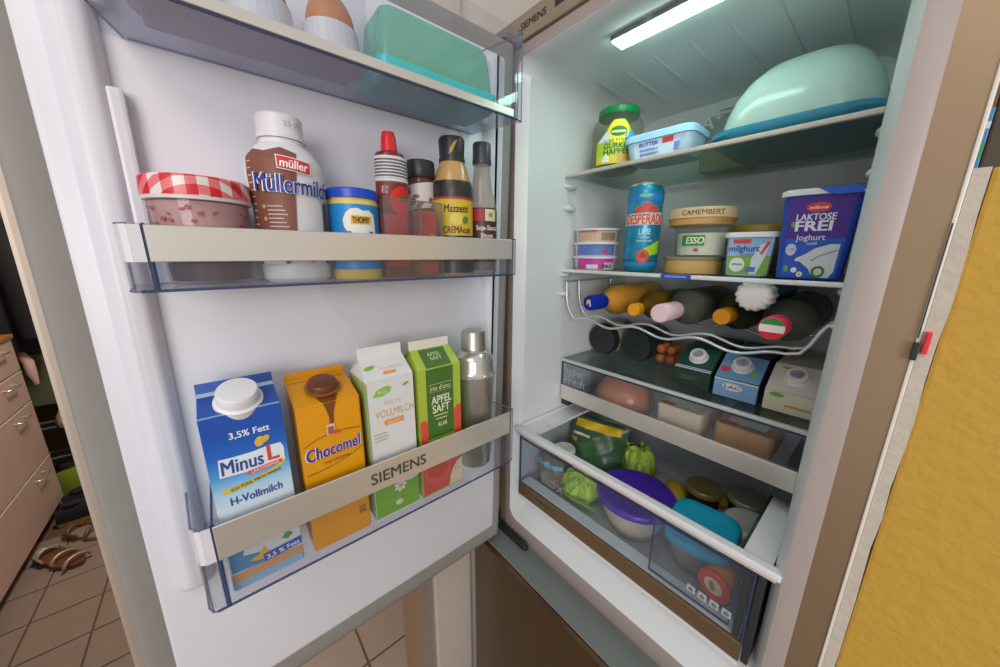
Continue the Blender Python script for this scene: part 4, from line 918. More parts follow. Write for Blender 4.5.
for a, b in zip(rings, rings[1:]):
    for k in range(n): bm.faces.new((a[k], a[(k+1) % n], b[(k+1) % n], b[k]))
bm.faces.new(rings[0]); bm.faces.new(rings[-1])
oo = frombm('tube', bm, mat('dark_red_tube', '#7a2c30', .35, .2), tt); autosmooth(oo.data, 50)
lathe('cap', [(.0095, .163), (.0095, .165), (.0085, .180), (.0068, .187), (0, .187)], mat('red_cap', '#d8262c', .3), tt, 24)
def tubeS(lift):
    def f(u, v):
        t = min(1, max(0, v/.155)); w_ = .019-.0012*t; d_ = .0015+.0158*min(1, t*1.25)**.8
        a = -PI/2+u/.0175; return ((w_+lift)*math.cos(a), (d_+lift+.0008)*math.sin(a), v)
    return f
S = tubeS(.0012); S2 = tubeS(.002); S3 = tubeS(.0028)
decal('grey_field', R4(-.026, .026, .122, .1545), S, ink('#6a6468'), tt, 16)
for k in range(8): decal('white_stripe', R4(-.026, .026, .1235+.0039*k, .1235+.0039*k+(.0036 if k in (0, 7) else .0016)), S2, ink('#d4d0d4'), tt, 14)
decal('red_field', R4(-.026, .026, .07, .122), S, ink('#7c2a2c'), tt, 16)
decal('tomato_print', ell(.006, .100, .0145, .0185), S2, ink('#d62c26'), tt, 10)
decal('tomato_leaf', [(.0, .106), (.005, .1025), (.003, .096), (.007, .101), (.013, .099), (.009, .104), (.013, .109), (.007, .106)], S3, ink('#4d6a30'), tt, 6)
decal('red_base', R4(-.02, .022, .012, .082), S2, ink('#c4303a'), tt, 12)
text('OTTO', .010, -.013, .113, S2, ink('#e2d6d6'), tt, width=.009, rot=1.45)
sj = thing('spice_jar', 'small jar with a black lid and torn white and rust label behind the organiser', 'jar', (.0885, -.2450, DZ2), H90); sj.scale = (1, 1, 1.06)
lathe('jar', [(0, 0), (.019, 0), (.0205, .003), (.0205, .115), (.019, .127), (.018, .130), (.018, .135)], clear('spice_glass', '#cfc0b4', .5, .06, body='#8a5a44'), sj, 32)
lathe('lid', [(.0205, .132), (.0212, .133), (.0212, .152), (.020, .154), (0, .154)], BLACK, sj, 36)
S = cyl(.0205, -PI/2-.45, .0006); S2 = cyl(.0205, -PI/2-.45, .001)
decal('label', [(-.03, .088), (.03, .094), (.03, .128), (-.03, .120)], S, ink('#cfc8c4'), sj, 12)
for k in range(9):
    a = random.uniform(-.024, .022); b = random.uniform(.092, .118); decal('rust_patch', ell(a, b, random.uniform(.002, .006), random.uniform(.002, .005), 8, random.random()), S2, ink('#9c5a3c'), sj, 4)
decal('dark_patch', ell(-.014, .099, .006, .004, 10, .5), S2, ink('#4a3a34'), sj, 4)
rk = thing('sauce_packet', 'red seasoning packet standing inside the clear organiser box', 'packet', (.1265, -.2605, DZ2+.002), H90)
bm = bmesh.new(); addbox(bm, (-.0145, -.010, 0), (.0145, .010, .088), .004); frombm('packet', bm, mat('red_packet', '#c63a3e', .4), rk)
decal('yellow_edge', R4(-.0145, -.011, .004, .084), flat(-.010, .0006), ink('#d8a83a'), rk)
text('Red', .014, .003, .046, flat(-.010, .0008), ink('#e8c8c4'), rk, width=.022, rot=1.2, shear=.3)
decal('dark_patch', [(-.01, .022), (.006, .018), (.012, .03), (-.002, .034)], flat(-.010, .0008), ink('#8a3a2c'), rk)
mz = thing('cream_bottle', 'squeeze bottle of dark cream with yellow label and black cap', 'bottle', (.113, -.2045, DZ2), H90); mz.scale = (1, 1, 1.07)
MZ = [(0, 0), (.028, 0), (.0295, .003), (.0295, .106), (.0285, .122), (.024, .139), (.019, .151), (.018, .154)]
def mzr(z):
    for (r0, z0), (r1, z1) in zip(MZ[1:], MZ[2:]):
        if z0 <= z <= z1: return r0+(r1-r0)*(z-z0)/(z1-z0+1e-9)
    return .029
lathe('bottle_body', MZ, mat('cream_amber', '#b9975c', .25, var=.06), mz, 40)
cp = lathe('cap', [(.018, .1525), (.0195, .153), (.0195, .1575), (.0182, .1585), (.0195, .181), (.018, .184), (.0175, .184)], BLACK, mz, 36)
lathe('cap_top', [(.0155, .184), (.0155, .1885), (0, .1885)], clear('clear_cap', '#d9d9d4', .4), mz, 28)
S = cyl(mzr, -PI/2-.40, .0006); S2 = cyl(mzr, -PI/2-.40, .0011); S3 = cyl(mzr, -PI/2-.40, .0016)
decal('gold_mark', [(-.008, .160), (-.003, .163), (.004, .176), (.006, .178), (.001, .177), (-.006, .168)], cyl(.0195, -PI/2-.40, .0006), ink('#b08a3c'), cp, 4)
lathe('dark_band', [(mzr(.106)+.0012, .1055), (mzr(.114)+.0012, .114), (mzr(.122)+.0014, .122), (mzr(.127)+.0014, .127)], mat('brown_black_band', '#2e2926', .35), mz, 40)
decal('red_line', R4(-.045, .045, .1025, .1065), S2, ink('#a83a34'), mz, 16)
decal('yellow_label', R4(-.045, .045, .0545, .1025), S, ink('#cfb02c'), mz, 16)
text('Mazzetti', .014, 0, .0905, S2, ink('#2e2a20'), mz, width=.038, bold=.02, shear=.1)
decal('gold_crest', ell(0, .0765, .010, .0085), S2, ink('#d8c65a'), mz, 8)
decal('green_sprig', ell(.014, .0755, .006, .005, 12, .6), S2, ink('#5a7a34'), mz, 6)
text('CREMAcon', .0125, .001, .0625, S2, ink('#5a2430'), mz, width=.044, bold=.03)
lathe('dark_band', [(.0303, .003), (.0303, .0545)], mat('brown_black_band', '#2e2926', .35), mz, 40)
sy = thing('soy_sauce_bottle', 'clear sauce bottle with dark maroon label and grey cap', 'bottle', (.116, -.1505, DZ2), H90); sy.scale = (.96, .96, 1.075)
SYP = [(0, 0), (.023, 0), (.0245, .003), (.0245, .096), (.0235, .102), (.0175, .121), (.0135, .145), (.0125, .158), (.0125, .160)]
def syr(z):
    for (r0, z0), (r1, z1) in zip(SYP[1:], SYP[2:]):
        if z0 <= z <= z1: return r0+(r1-r0)*(z-z0)/(z1-z0+1e-9)
    return .0245
lathe('bottle_glass', SYP, clear('soy_glass', '#e2ded6', .25, .05, body='#d9d6cf'), sy, 36)
lathe('sauce', [(0, .004), (.0225, .005), (.0225, .030), (0, .030)], mat('soy_sauce', '#1f1614', .2), sy, 28)
lathe('cap', [(.0145, .1605), (.0152, .161), (.0150, .184), (.0138, .186), (0, .186)], mat('slate_cap', '#353d45', .35), sy, 32)
lathe('cap_band', [(.0157, .1575), (.0157, .163)], mat('slate_cap', '#353d45', .35), sy, 32)
lathe('label', [(.0250, .018), (.0250, .0955)], mat('maroon_label', '#4a2428', .45), sy, 36)
S = cyl(.025, -PI/2-.50, .0005); S2 = cyl(.025, -PI/2-.50, .001)
decal('red_patch', R4(-.030, .000, .077, .0935), S, ink('#9c2430'), sy, 8); decal('cream_patch', R4(.001, .022, .077, .0935), S, ink('#cfc9a8'), sy, 6)
decal('green_sun', ell(.011, .0855, .004, .0035), S2, ink('#8a9a3c'), sy, 4)
text('Soja-Sauce', .0098, .006, .0675, S, ink('#e2d8d4'), sy, width=.040, bold=.02); text('Shoyu', .0098, .005, .0565, S, ink('#e2d8d4'), sy, width=.022, bold=.02)

# ================================================================== DOOR, LOWER BIN
def brick(name, label, yc, w, d, hf, hb, m, x_front=.1480):
    o = thing(name, label, 'carton', (x_front-d/2, yc, DZ3), H90, 'cartons in the door')
    prof = [(-d/2, 0), (d/2, 0), (d/2, hb), (-d/2, hf)]
    prism('carton_body', prof, 'x', -w/2, w/2, m, o, .0016)
    return o, slope((-d/2, hf), (d/2, hb), .0006), math.hypot(d, hb-hf)
# blue milk carton
ml, SL, LL = brick('milk_carton', 'blue and white milk carton with a big white screw cap', -.5015, .0725, .055, .219, .228, mat('blue_carton_body', '#8fb6da', .4))
F = lambda l: flat(-.0275, l)
gp = mat('blue_gradient_print', '#1d53ae', .4); N = gp.node_tree.nodes; L = gp.node_tree.links
tc = N.new('ShaderNodeTexCoord'); sp = N.new('ShaderNodeSeparateXYZ'); L.new(tc.outputs['Object'], sp.inputs[0])
mr = N.new('ShaderNodeMapRange'); mr.inputs['From Min'].default_value = .10; mr.inputs['From Max'].default_value = .195; L.new(sp.outputs[2], mr.inputs['Value'])
cr = N.new('ShaderNodeValToRGB'); cr.color_ramp.elements[0].color = (*lin('#d9e6f0'), 1); cr.color_ramp.elements[1].color = (*lin('#1a4fae'), 1)
for p_, c_ in ((.3, '#a4cdea'), (.5, '#4f9bdc'), (.75, '#1f66c4')):
    e_ = cr.color_ramp.elements.new(p_); e_.color = (*lin(c_), 1)
L.new(mr.outputs[0], cr.inputs[0]); L.new(cr.outputs[0], N['Principled BSDF'].inputs['Base Color'])
decal('gradient_print', R4(-.0358, .0358, .012, .218), F(.0004), gp, ml)
decal('top_print', R4(-.0355, .0355, .001, .045), SL, ink('#1d53ae'), ml); decal('top_white', R4(-.0355, .0355, .045, LL-.001), SL, ink('#c9d6e4'), ml)
bm = bmesh.new(); addbox(bm, (-.0362, .0262, .2255), (.0362, .0275, .240), .0004); frombm('seal_fin', bm, ink('#3a62b0'), ml)
a = math.atan2(.009, .055)
ct = Matrix.Translation((0, -.010, .223)) @ Matrix.Rotation(a+.30, 4, 'X')
lathe('cap', [(.0225, -.006), (.0225, .004), (.0195, .006), (.0190, .0175), (.0175, .0195), (0, .0205)], mat('white_cap_gloss', '#e2e3e8', .35), ml, 36, ct)
text('3,5% Fett', .0105, .004, .193, F(.0008), ink('#dfe8f4'), ml, width=.036, bold=.03)
decal('white_banner', [(-.028, .148), (.0315, .144), (.0325, .163), (.030, .170), (.018, .1705), (.004, .1685), (-.014, .1685), (-.0265, .1695)], F(.0009), ink('#dfe6f0'), ml)
text('Minus', .023, -.007, .1585, F(.0013), ink('#24489c'), ml, width=.037, bold=.02, shear=.05)
text('L', .028, .0215, .162, F(.0013), ink('#d8473e'), ml, width=.010, bold=.03)
decal('red_banner', [(-.004, .1425), (.029, .1455), (.029, .150), (-.004, .147)], F(.0014), ink('#d8574e'), ml)
text('LAKTOSEFREI', .0042, .0125, .1463, F(.0018), ink('#f0dcd8'), ml, width=.026, rot=.09, bold=.02)
decal('butterfly', ell(.011, .1785, .0045, .0062, 14, -.3), F(.0013), ink('#dcb53a'), ml); decal('butterfly', ell(.0165, .180, .0035, .005, 14, -.7), F(.0014), ink('#d8b030'), ml)
arc = [(-.028, .1325), (-.015, .1335), (.0, .136), (.016, .140), (.030, .1465), (.0335, .151)]
decal('yellow_swoosh', arc + [(.0315, .145), (.022, .138), (.008, .133), (-.008, .1292), (-.020, .1277), (-.028, .128)], F(.0010), ink('#d8c02e'), ml)
text('ICH FÜHL MICH WOHL', .0052, .003, .1343, F(.0015), ink('#5a5a2c'), ml, width=.048, rot=.16, bold=.01)
text('H-Vollmilch', .0135, .001, .1165, F(.0010), ink('#2d4c96'), ml, width=.048, bold=.02)
decal('meadow_print', R4(-.0355, .0355, .012, .024), F(.0008), ink('#c99a6a'), ml)
decal('glass_print', [(-.0345, .026), (-.005, .024), (.0, .050), (-.0345, .052)], F(.0009), ink('#4f86b8'), ml)
decal('green_hill', R4(-.0345, -.010, .052, .060), F(.0009), ink('#a8b84a'), ml)
decal('milk_pour', [(-.022, .044), (.0, .038), (.0355, .036), (.0355, .060), (-.018, .060)], F(.0010), ink('#d3d8de'), ml)
decal('star_yellow', [(-.018, .034), (-.008, .037), (-.002, .046), (.002, .036), (.002, .028), (-.010, .030)], F(.0013), ink('#d0b43a'), ml)
decal('blue_ribbon', [(-.004, .0235), (.0355, .0265), (.0355, .0375), (-.004, .0345)], F(.0014), ink('#3454b0'), ml)
text('3,5 % Fett', .0085, .016, .0302, F(.0018), ink('#dfe6f2'), ml, width=.034, rot=.07, bold=.03)
decal('green_mark', [(.016, .045), (.022, .041), (.028, .046), (.022, .053)], F(.0014), ink('#4fa050'), ml)

# orange chocolate drink carton
YO = mat('orange_carton', '#dd980c', .4)
ch, SL, LL = brick('chocolate_milk_carton', 'orange-yellow chocolate milk carton with a brown screw cap', -.416, .0735, .064, .2035, .2225, YO)
F = lambda l: flat(-.032, l)
bm = bmesh.new(); addbox(bm, (-.0365, .0305, .2215), (.0365, .032, .229), .0004); frombm('seal_fin', bm, YO, ch)
decal('top_line', R4(-.036, .036, LL-.014, LL-.0128), SL, ink('#b97a10'), ch)
a = math.atan2(.019, .064); ct = Matrix.Translation((0, -.005, .2125)) @ Matrix.Rotation(a, 4, 'X')
lathe('cap', [(.0175, 0), (.0175, .010), (.016, .0125), (.0145, .013), (0, .0132)], mat('brown_cap', '#6b3a20', .35), ch, 36, ct)
lathe('cap_collar', [(.0175, .001), (.0205, .002), (.0208, .004), (.0175, .0045)], mat('brown_collar', '#8a5632', .3), ch, 36, ct)
decal('chocolate_drip', [(-.007, .2030), (.008, .2030), (.005, .193), (.0035, .185), (.003, .172), (-.0015, .172), (-.002, .185), (-.004, .194)], F(.0006), ink('#7a4218'), ch)
decal('drip_slope', [(-.007, .0), (.008, .0), (.013, .012), (-.012, .012)], slope((-.032, .2035), (.032, .2225), .0008), ink('#7a4218'), ch)
decal('cup_badge', R4(-.0065, .0035, .160, .1745), F(.0010), ink('#d8c0a0'), ch); decal('cup_print', R4(-.005, .002, .161, .171), F(.0014), ink('#a85a44'), ch)
decal('red_flash', [(-.001, .1605), (.008, .1595), (.013, .154), (.004, .166)], F(.0016), ink('#e0443c'), ch)
SHN = [(-.034, .152), (-.018, .1595), (.0, .1625), (.018, .162), (.034, .159)]
def lineband(pts, t): return pts + [(p[0], p[1]-t) for p in pts[::-1]]
decal('brown_arc', lineband(SHN, .0009), F(.0008), ink('#7a4a14'), ch)
decal('brown_arc', lineband([(-.034, .1135), (-.018, .1145), (.0, .118), (.018, .1235), (.034, .131)], .0009), F(.0008), ink('#7a4a14'), ch)
text('Chocomel', .0235, 0, .141, F(.0010), ink('#e6dcd8'), ch, width=.0665, bold=.055, rot=.05, shear=.12, name='lettering_outline')
text('Chocomel', .0235, 0, .141, F(.0015), ink('#3a2f9c'), ch, width=.0645, bold=.02, rot=.05, shear=.12)
text('THE ORIGINAL', .0055, .002, .124, F(.0010), ink('#7a4a14'), ch, width=.032, rot=.06)
decal('recycle_mark', R4(.022, .031, .028, .040), F(.0008), ink('#a06a10'), ch); text('FSC', .004, .0265, .037, F(.0012), ink('#e0a020'), ch, width=.007)

# gable-top cartons
def gable(name, label, yc, w, d, hc, hr, hf, m, finm, x_front=.148):
    o = thing(name, label, 'carton', (x_front-d/2, yc, DZ3), H90, 'cartons in the door')
    h = d/2
    vs = []
    for x in (-w/2, w/2): vs += [(x, -h, 0), (x, h, 0), (x, h, hc), (x, -h, hc)]
    k = .92
    vs += [(-w/2*k, -.0015, hr), (w/2*k, -.0015, hr), (-w/2*k, .0015, hr), (w/2*k, .0015, hr), (-w/2*.72, 0, hr-.001), (w/2*.72, 0, hr-.001)]
    fs = [(0, 1, 5, 4), (0, 4, 7, 3), (1, 2, 6, 5), (0, 3, 2, 1), (4, 5, 6, 7), (3, 7, 9, 8), (2, 10, 11, 6), (8, 9, 11, 10), (3, 8, 12), (3, 12, 2), (2, 12, 10), (7, 13, 9), (7, 6, 13), (6, 11, 13)]
    pyd('carton_body', vs, fs, m, o)
    box('top_fin', (-w/2*k, -.0018, hr-.001), (w/2*k, .0018, hf), finm, o, .0006)
    ln = math.hypot(h, hr-hc)
    return o, slope((-h, hc), (-.0015, hr), .0007), ln
wm, SL, LL = gable('milk_carton', 'white gable-top milk carton with orange lettering and green sides', -.337, .068, .062, .2175, .2415, .2565, mat('white_carton', '#d9d9da', .45), mat('white_fin', '#dedede', .45))
F = lambda l: flat(-.031, l)
GRN = ink('#7dae3a')
decal('green_side', R4(-.030, .030, .002, .216), lambda u, v: (-.0344, u, v), ink('#a8bc6a'), wm)
decal('green_edge', R4(-.034, -.0325, .062, .215), F(.0005), GRN, wm)
decal('leaf_logo', [(-.026, .193), (-.012, .1925), (-.001, .197), (.001, .2025), (-.004, .206), (-.012, .205), (-.02, .202)], F(.0006), ink('#8fc04a'), wm)
text('Bio', .006, -.012, .199, F(.0012), ink('#dceac0'), wm, width=.012)
decal('leaf_mark', ell(.022, .203, .005, .002, 12, .4), F(.0006), GRN, wm); decal('leaf_logo', ell(-.022, .020, .008, .003, 12, .2), SL, GRN, wm)
text('FRISCHE', .008, .0015, .1815, F(.0007), ink('#e2b68a'), wm, width=.024, bold=-.01)
text('VOLLMILCH', .0155, .004, .1665, F(.0007), ink('#e0985a'), wm, width=.056, bold=-.008)
decal('orange_patch', R4(-.012, .016, .148, .1555), F(.0007), ink('#e8923c'), wm); text('3,8% FETT', .0055, .002, .1517, F(.0012), ink('#f4e2cc'), wm, width=.022)
for k in range(3): decal('small_print', R4(-.028, -.010+.002*(k % 2), .1365-.005*k, .138-.005*k), F(.0007), ink('#a9a9a2'), wm)
text('VOLLMILCH', .0065, .006, .016, SL, ink('#e6b48a'), wm, width=.030, bold=-.01); decal('orange_patch', R4(-.006, .012, .006, .0105), SL, ink('#e8923c'), wm)
decal('green_field', R4(-.0335, .0335, .003, .062), F(.0005), ink('#6cae2c'), wm)
decal('white_wave', [(-.0335, .062), (-.012, .0585), (.004, .05), (.022, .046), (.0335, .050), (.0335, .064), (-.0335, .064)], F(.0008), ink('#d9dadc'), wm)
for k in range(7):
    t = 2*PI*k/7; decal('daisy_petal', ell(.004+.0055*math.cos(t), .044+.0055*math.sin(t), .0045, .0026, 10, t), F(.0012), ink('#e6e8ea'), wm)
decal('daisy_centre', ell(.004, .044, .0032, .0032, 12), F(.0016), ink('#e0b030'), wm)
text('Vollmilch', .0085, -.014, .0245, F(.0009), ink('#8cc45a'), wm, width=.024); decal('oval_seal', ell(.001, .017, .006, .0045), F(.0009), ink('#cfe0c4'), wm)

aj, SL, LL = gable('juice_carton', 'green gable-top apple juice carton with a cream top fin', -.2585, .074, .062, .2155, .240, .2535, mat('green_carton', '#a9be45', .42), mat('cream_fin', '#e0dcd2', .45))
F = lambda l: flat(-.031, l)
decal('dark_panel', R4(-.024, .023, .100, .2145), F(.0005), ink('#44702a'), aj)
decal('dark_panel', R4(-.022, .022, .001, LL-.004), SL, ink('#466f2c'), aj)
text('APFEL', .009, .0, .0245, slope((-.031, .2155), (-.0015, .240), .0012), ink('#c9cf9c'), aj, width=.022, bold=.02); text('SAFT', .009, .001, .0165, slope((-.031, .2155), (-.0015, .240), .0012), ink('#c9cf9c'), aj, width=.020, bold=.02)
decal('logo_frame', R4(-.018, .019, .1765, .190), F(.0008), ink('#b9bf8a'), aj); decal('logo_field', R4(-.0172, .0182, .1773, .1892), F(.0012), ink('#4a6e30'), aj)
text("rio d'oro", .0115, 0, .1835, F(.0016), ink('#dfdcae'), aj, width=.032, bold=.01)
text('APFEL', .0185, .001, .1635, F(.0010), ink('#e2e4c9'), aj, width=.035, bold=.03); text('SAFT', .0185, .0, .1485, F(.0010), ink('#e2e4c9'), aj, width=.030, bold=.03)
decal('small_print', R4(-.013, .012, .136, .138), F(.0010), ink('#c4cba0'), aj); decal('small_print', R4(-.010, .010, .130, .132), F(.0010), ink('#c4cba0'), aj)
text('KLAR', .0098, .002, .121, F(.0010), ink('#e0e2c4'), aj, width=.016, bold=.02)
decal('red_field', [(-.0365, .003), (.0365, .003), (.0365, .060), (-.0365, .060)], F(.0005), ink('#cf4a3c'), aj)
decal('red_apple', [(-.0365, .06), (-.024, .06), (-.024, .130), (-.030, .135), (-.0365, .133)], F(.0007), ink('#d8503c'), aj); decal('red_apple', [(.0235, .06), (.0365, .06), (.0365, .143), (.030, .146), (.0235, .138)], F(.0007), ink('#d8503c'), aj)
decal('apple_print', ell(-.010, .040, .0245, .0225), F(.0008), ink('#d8584a'), aj); decal('apple_gleam', ell(-.010, .043, .019, .016), F(.0010), ink('#cc3e34'), aj); decal('apple_dimple', ell(-.008, .045, .007, .004, 14, .4), F(.0012), ink('#8f6a2c'), aj)
decal('cream_curve', [(.0365, .003), (.0365, .048), (.028, .044), (.019, .034), (.013, .020), (.010, .003)], F(.0011), ink('#dccfb0'), aj)
decal('leaf_print', [(.0, .062), (.02, .050), (.034, .052), (.034, .062)], F(.0012), ink('#7a9c3c'), aj)
text('1 L', .008, .0275, .030, F(.0015), ink('#cf6a4a'), aj, width=.010, bold=.02)

sh = thing('cocktail_shaker', 'brushed steel cocktail shaker with domed strainer and cap', 'shaker', (.113, -.1695, DZ3), H90); sh.scale = (1.07, 1.07, .985)
SS = mat('brushed_shaker_steel', '#b9b5ad', .3, .85, var=.04, scale=90, stretch=(1, 1, .06))
lathe('body', [(0, .0), (.0255, 0), (.0275, .003), (.030, .06), (.034, .135), (.0352, .178), (0, .178)], SS, sh, 48)
lathe('strainer', [(.0352, .1775), (.0372, .179), (.0372, .183), (.0352, .185), (.0335, .188), (.033, .205), (.030, .2145), (.0225, .221), (.0195, .2225), (.0195, .224)], CHROME, sh, 48)
lathe('cap', [(.0195, .2235), (.0205, .2245), (.0205, .229), (.0200, .230), (.0192, .254), (.0178, .2575), (.012, .259), (0, .259)], SS, sh, 40)

# ================================================================== HALLWAY beyond the doorway
DRW = mat('dresser_laminate', '#cfac9c', .45, var=.06, scale=8)
DRT = mat('dresser_wood_top', '#a8703c', .45, var=.15, scale=12, stretch=(1, 8, 1))
LINEW = mat('pale_edge_band', '#d8d4cf', .4)
DY = -1.352; X1 = -2.35; X0 = -1.15
dz = lambda u, v: px(u, v, 'y', DY).z
zt = 1.028
dres = thing('dresser', 'light wood hallway dresser with drawers, thin pale edges and bar handles', 'dresser', ((X0+X1)/2, DY-.18, 0), world=True)
box('carcass', (X1, DY-.36, .06), (X0, DY-.02, zt-.022), DRW, dres)
box('plinth', (X1+.03, DY-.34, 0), (X0-.03, DY-.05, .06), mat('dark_plinth', '#4a3424', .6), dres)
box('worktop', (X1-.01, DY-.37, zt-.022), (X0+.01, DY+.008, zt), DRT, dres, .003)
rows = [(.06, .337), (.340, .660), (.663, .833), (.836, 1.004)]
for (z0, z1) in rows:
    d = box('drawer', (X1+.002, DY-.02, z0+.002), (X0-.002, DY, z1-.002), DRW, dres, .002)
    box('edge_band', (X1+.002, DY-.0005, z1-.008), (X0-.002, DY+.0012, z1-.002), LINEW, d)
    for hx in (X0-.22, X1+.19):
        hz = z1-.045
        hd = tube('handle', [(hx-.055, DY, hz), (hx-.055, DY+.022, hz), (hx+.055, DY+.022, hz), (hx+.055, DY, hz)], .0045, CHROME, d, 8)
# low olive chest / bench at the end of the hall
ch_ = thing('storage_chest', 'olive grey chest against the end wall of the hall', 'chest', (-2.75, -1.15, 0), world=True)
box('chest_body', (-2.96, -1.66, .53), (-2.66, -.60, .855), mat('olive_chest', '#5f6048', .6, var=.08), ch_, .006)
box('chest_lid', (-2.96, -1.67, .855), (-2.65, -.59, .885), mat('dark_chest_lid', '#2f2c26', .5), ch_, .004)
multi('leg', [((-2.95, -1.66, 0), (-2.91, -1.62, .53)), ((-2.95, -.64, 0), (-2.91, -.60, .53)), ((-2.71, -.64, 0), (-2.67, -.60, .53)), ((-2.71, -1.66, 0), (-2.67, -1.62, .53))], mat('dark_chest_lid', '#2f2c26', .5), ch_)
# coats on hooks on the end wall
def coat(label, x, y, ztop, zbot, w, d, m, seed, grp='coats in the hall'):
    rnd = random.Random(seed); o = thing('coat', label, 'coat', (x, y, ztop), group=grp)
    bm = bmesh.new(); n = 36; rings = []
    for i in range(15):
        t = i/14; z = -(ztop-zbot)*t; ww = w*(.35+.65*min(1, t*4)**.6)*(1+.10*t); dd = d*(.5+.5*min(1, t*3))
        rings.append([bm.verts.new((dd*math.cos(2*PI*k/n)*(1+.13*math.sin(7*2*PI*k/n+seed+t)), ww*math.sin(2*PI*k/n)*(1+.05*math.sin(9*2*PI*k/n+2*t)), z)) for k in range(n)])
    for a, b in zip(rings, rings[1:]):
        for k in range(n): bm.faces.new((a[k], a[(k+1) % n], b[(k+1) % n], b[k]))
    bm.faces.new(rings[0]); bm.faces.new(rings[-1])
    oo = frombm('coat_body', bm, m, o); autosmooth(oo.data, 60)
    for s in (-1, 1):
        tube('sleeve', [(.0, s*w*.62, -.06), (.04, s*w*.98, -.28), (.06, s*w*1.02, -.48), (.07, s*w*.98, -.68)], [.055, .07, .062, .05], m, o, 12)
    tube('hanger_loop', [(-.02, -.012, .0), (-.02, 0, .03), (-.02, .012, 0)], .003, m, o, 6)
    return o
BK = mat('black_cloth', '#17181d', .85, var=.3, scale=30, bump=.3); OL = mat('olive_cloth', '#3f3929', .85, var=.3, scale=20, bump=.3); TN = mat('brown_cloth', '#4b3a28', .85, var=.3, scale=20, bump=.3)
coat('black winter coat hanging at the end of the hall above the dresser', -2.56, -1.44, 1.66, .90, .13, .075, BK, 1)
coat('olive parka hanging at the end of the hall beside the black coat', -2.78, -1.13, 1.72, .92, .15, .08, OL, 4)
coat('dark brown jacket hanging on the end wall beside the olive parka', -2.80, -.64, 1.70, .92, .14, .07, TN, 7)
# drawstrings on the parka
for k, (dy, l) in enumerate(((-.06, .55), (.0, .62), (.045, .5))):
    tube('drawstring', [(.105, dy, -.10), (.13, dy+.02, -.3), (.125, dy+.05, -l)], .003, mat('pale_cord', '#8f8668', .7), bpy.data.objects['coat.001'], 6)
# pale pink cloth below the black sleeve
p0 = px(28, 362, 'x', -2.52); p1 = px(37, 384, 'x', -2.50)
sc_ = tube('scarf', [tuple(p0+Vector((-.05, -.05, .10))), tuple(p0), tuple((p0+p1)/2+Vector((.01, 0, 0))), tuple(p1)], [.014, .022, .021, .010], mat('pale_pink_cloth', '#c9a596', .8), None, 12)
tag(sc_, 'pale pink cloth end hanging below the black coat over the dresser corner', 'scarf')
# shoe rack
SR_ = thing('shoe_rack', 'two-tier metal shoe rack full of shoes beside the dresser', 'shoe rack', (-2.66, -1.28, 0), world=True)
MET = mat('rack_metal', '#8f979c', .3, .7)
for z in (.20, .40):
    for xx in (-2.72, -2.60): tube('rail', [(xx, -1.5, z), (xx, -1.0, z)], .008, MET, SR_, 8)
for yy in (-1.5, -1.0):
    for xx in (-2.72, -2.60): tube('upright', [(xx, yy, 0), (xx, yy, .50)], .008, MET, SR_, 8)
def shoe(name, label, loc, rz, m, solem, L=.27, W=.095, H=.1, group='shoes in the hall', openm=None, strap=False):
    o = thing(name, label, 'shoe', loc, rz, group)
    def outline(k, s): # k in 0..1 along the length
        return W/2*s*(math.sin(PI*min(1, .06+.94*k))**.45)*(1-.18*math.sin(PI*k*1.1)*(k < .6))
    U = 16; n = 14
    bm = bmesh.new(); A = []
    for i in range(U+1):
        k = i/U; A.append((k*L-L/2, outline(k, 1)))
    top = [bm.verts.new((x, w_, .022)) for x, w_ in A]+[bm.verts.new((x, -w_, .022)) for x, w_ in A[::-1]]
    bot = [bm.verts.new((x, w_*.95, 0)) for x, w_ in A]+[bm.verts.new((x, -w_*.95, 0)) for x, w_ in A[::-1]]
    bm.faces.new(top); bm.faces.new(bot); q = len(top)
    for k in range(q): bm.faces.new((bot[k], bot[(k+1) % q], top[(k+1) % q], top[k]))
    bmesh.ops.remove_doubles(bm, verts=bm.verts, dist=1e-5); frombm('sole', bm, solem, o)
    if strap:
        for c, ww in ((.10, 1.0), (.02, .95), (-.085, .8)):
            pts = [(c+.006*math.cos(t*2), (W/2-.004)*ww*math.cos(t), .022+.026*math.sin(t)) for t in (PI*k/10 for k in range(11))]
            tube('strap', pts, .008, m, o, 8)
        tube('heel_strap', [(-.02, W/2*.9, .028), (-.09, W/2*.8, .04), (-L/2+.012, 0, .045), (-.09, -W/2*.8, .04), (-.02, -W/2*.9, .028)], .006, m, o, 8)
    else:
        bm = bmesh.new(); rings = []
        for i in range(U+1):
            k = i/U; x = k*L-L/2; w_ = outline(k, .96); h_ = H*(1-.62*min(1, max(0, (k-.35)/.45)))*(math.sin(PI*min(1, .1+.9*k))**.35)
            rings.append([bm.verts.new((x, w_*math.cos(PI*j/n), .02+h_*(math.sin(PI*j/n)**.8))) for j in range(n+1)])
        for a, b in zip(rings, rings[1:]):
            for j in range(n): bm.faces.new((a[j], a[j+1], b[j+1], b[j]))
        oo = frombm('upper', bm, m, o); autosmooth(oo.data, 60)
        lathe('opening', [(0, H+.018), (.03, H+.019), (.036, H+.012)], openm or BK, o, 18, Matrix.Translation((-L*.24, 0, 0)) @ Matrix.Diagonal((1.3, .75, 1, 1)))
        for q in range(3): tube('lace', [(L*.02+.022*q, -.022, H*.78+.02-.017*q), (L*.02+.022*q, 0, H*.86+.021-.017*q), (L*.02+.022*q, .022, H*.78+.02-.017*q)], .0025, LINEW, o, 6)
    return o
SOLE_Y = mat('yellow_sole', '#a8894a', .6); SOLE_W = mat('white_sole', '#b9b6ae', .6); SOLE_D = mat('dark_sole', '#2a2622', .7)
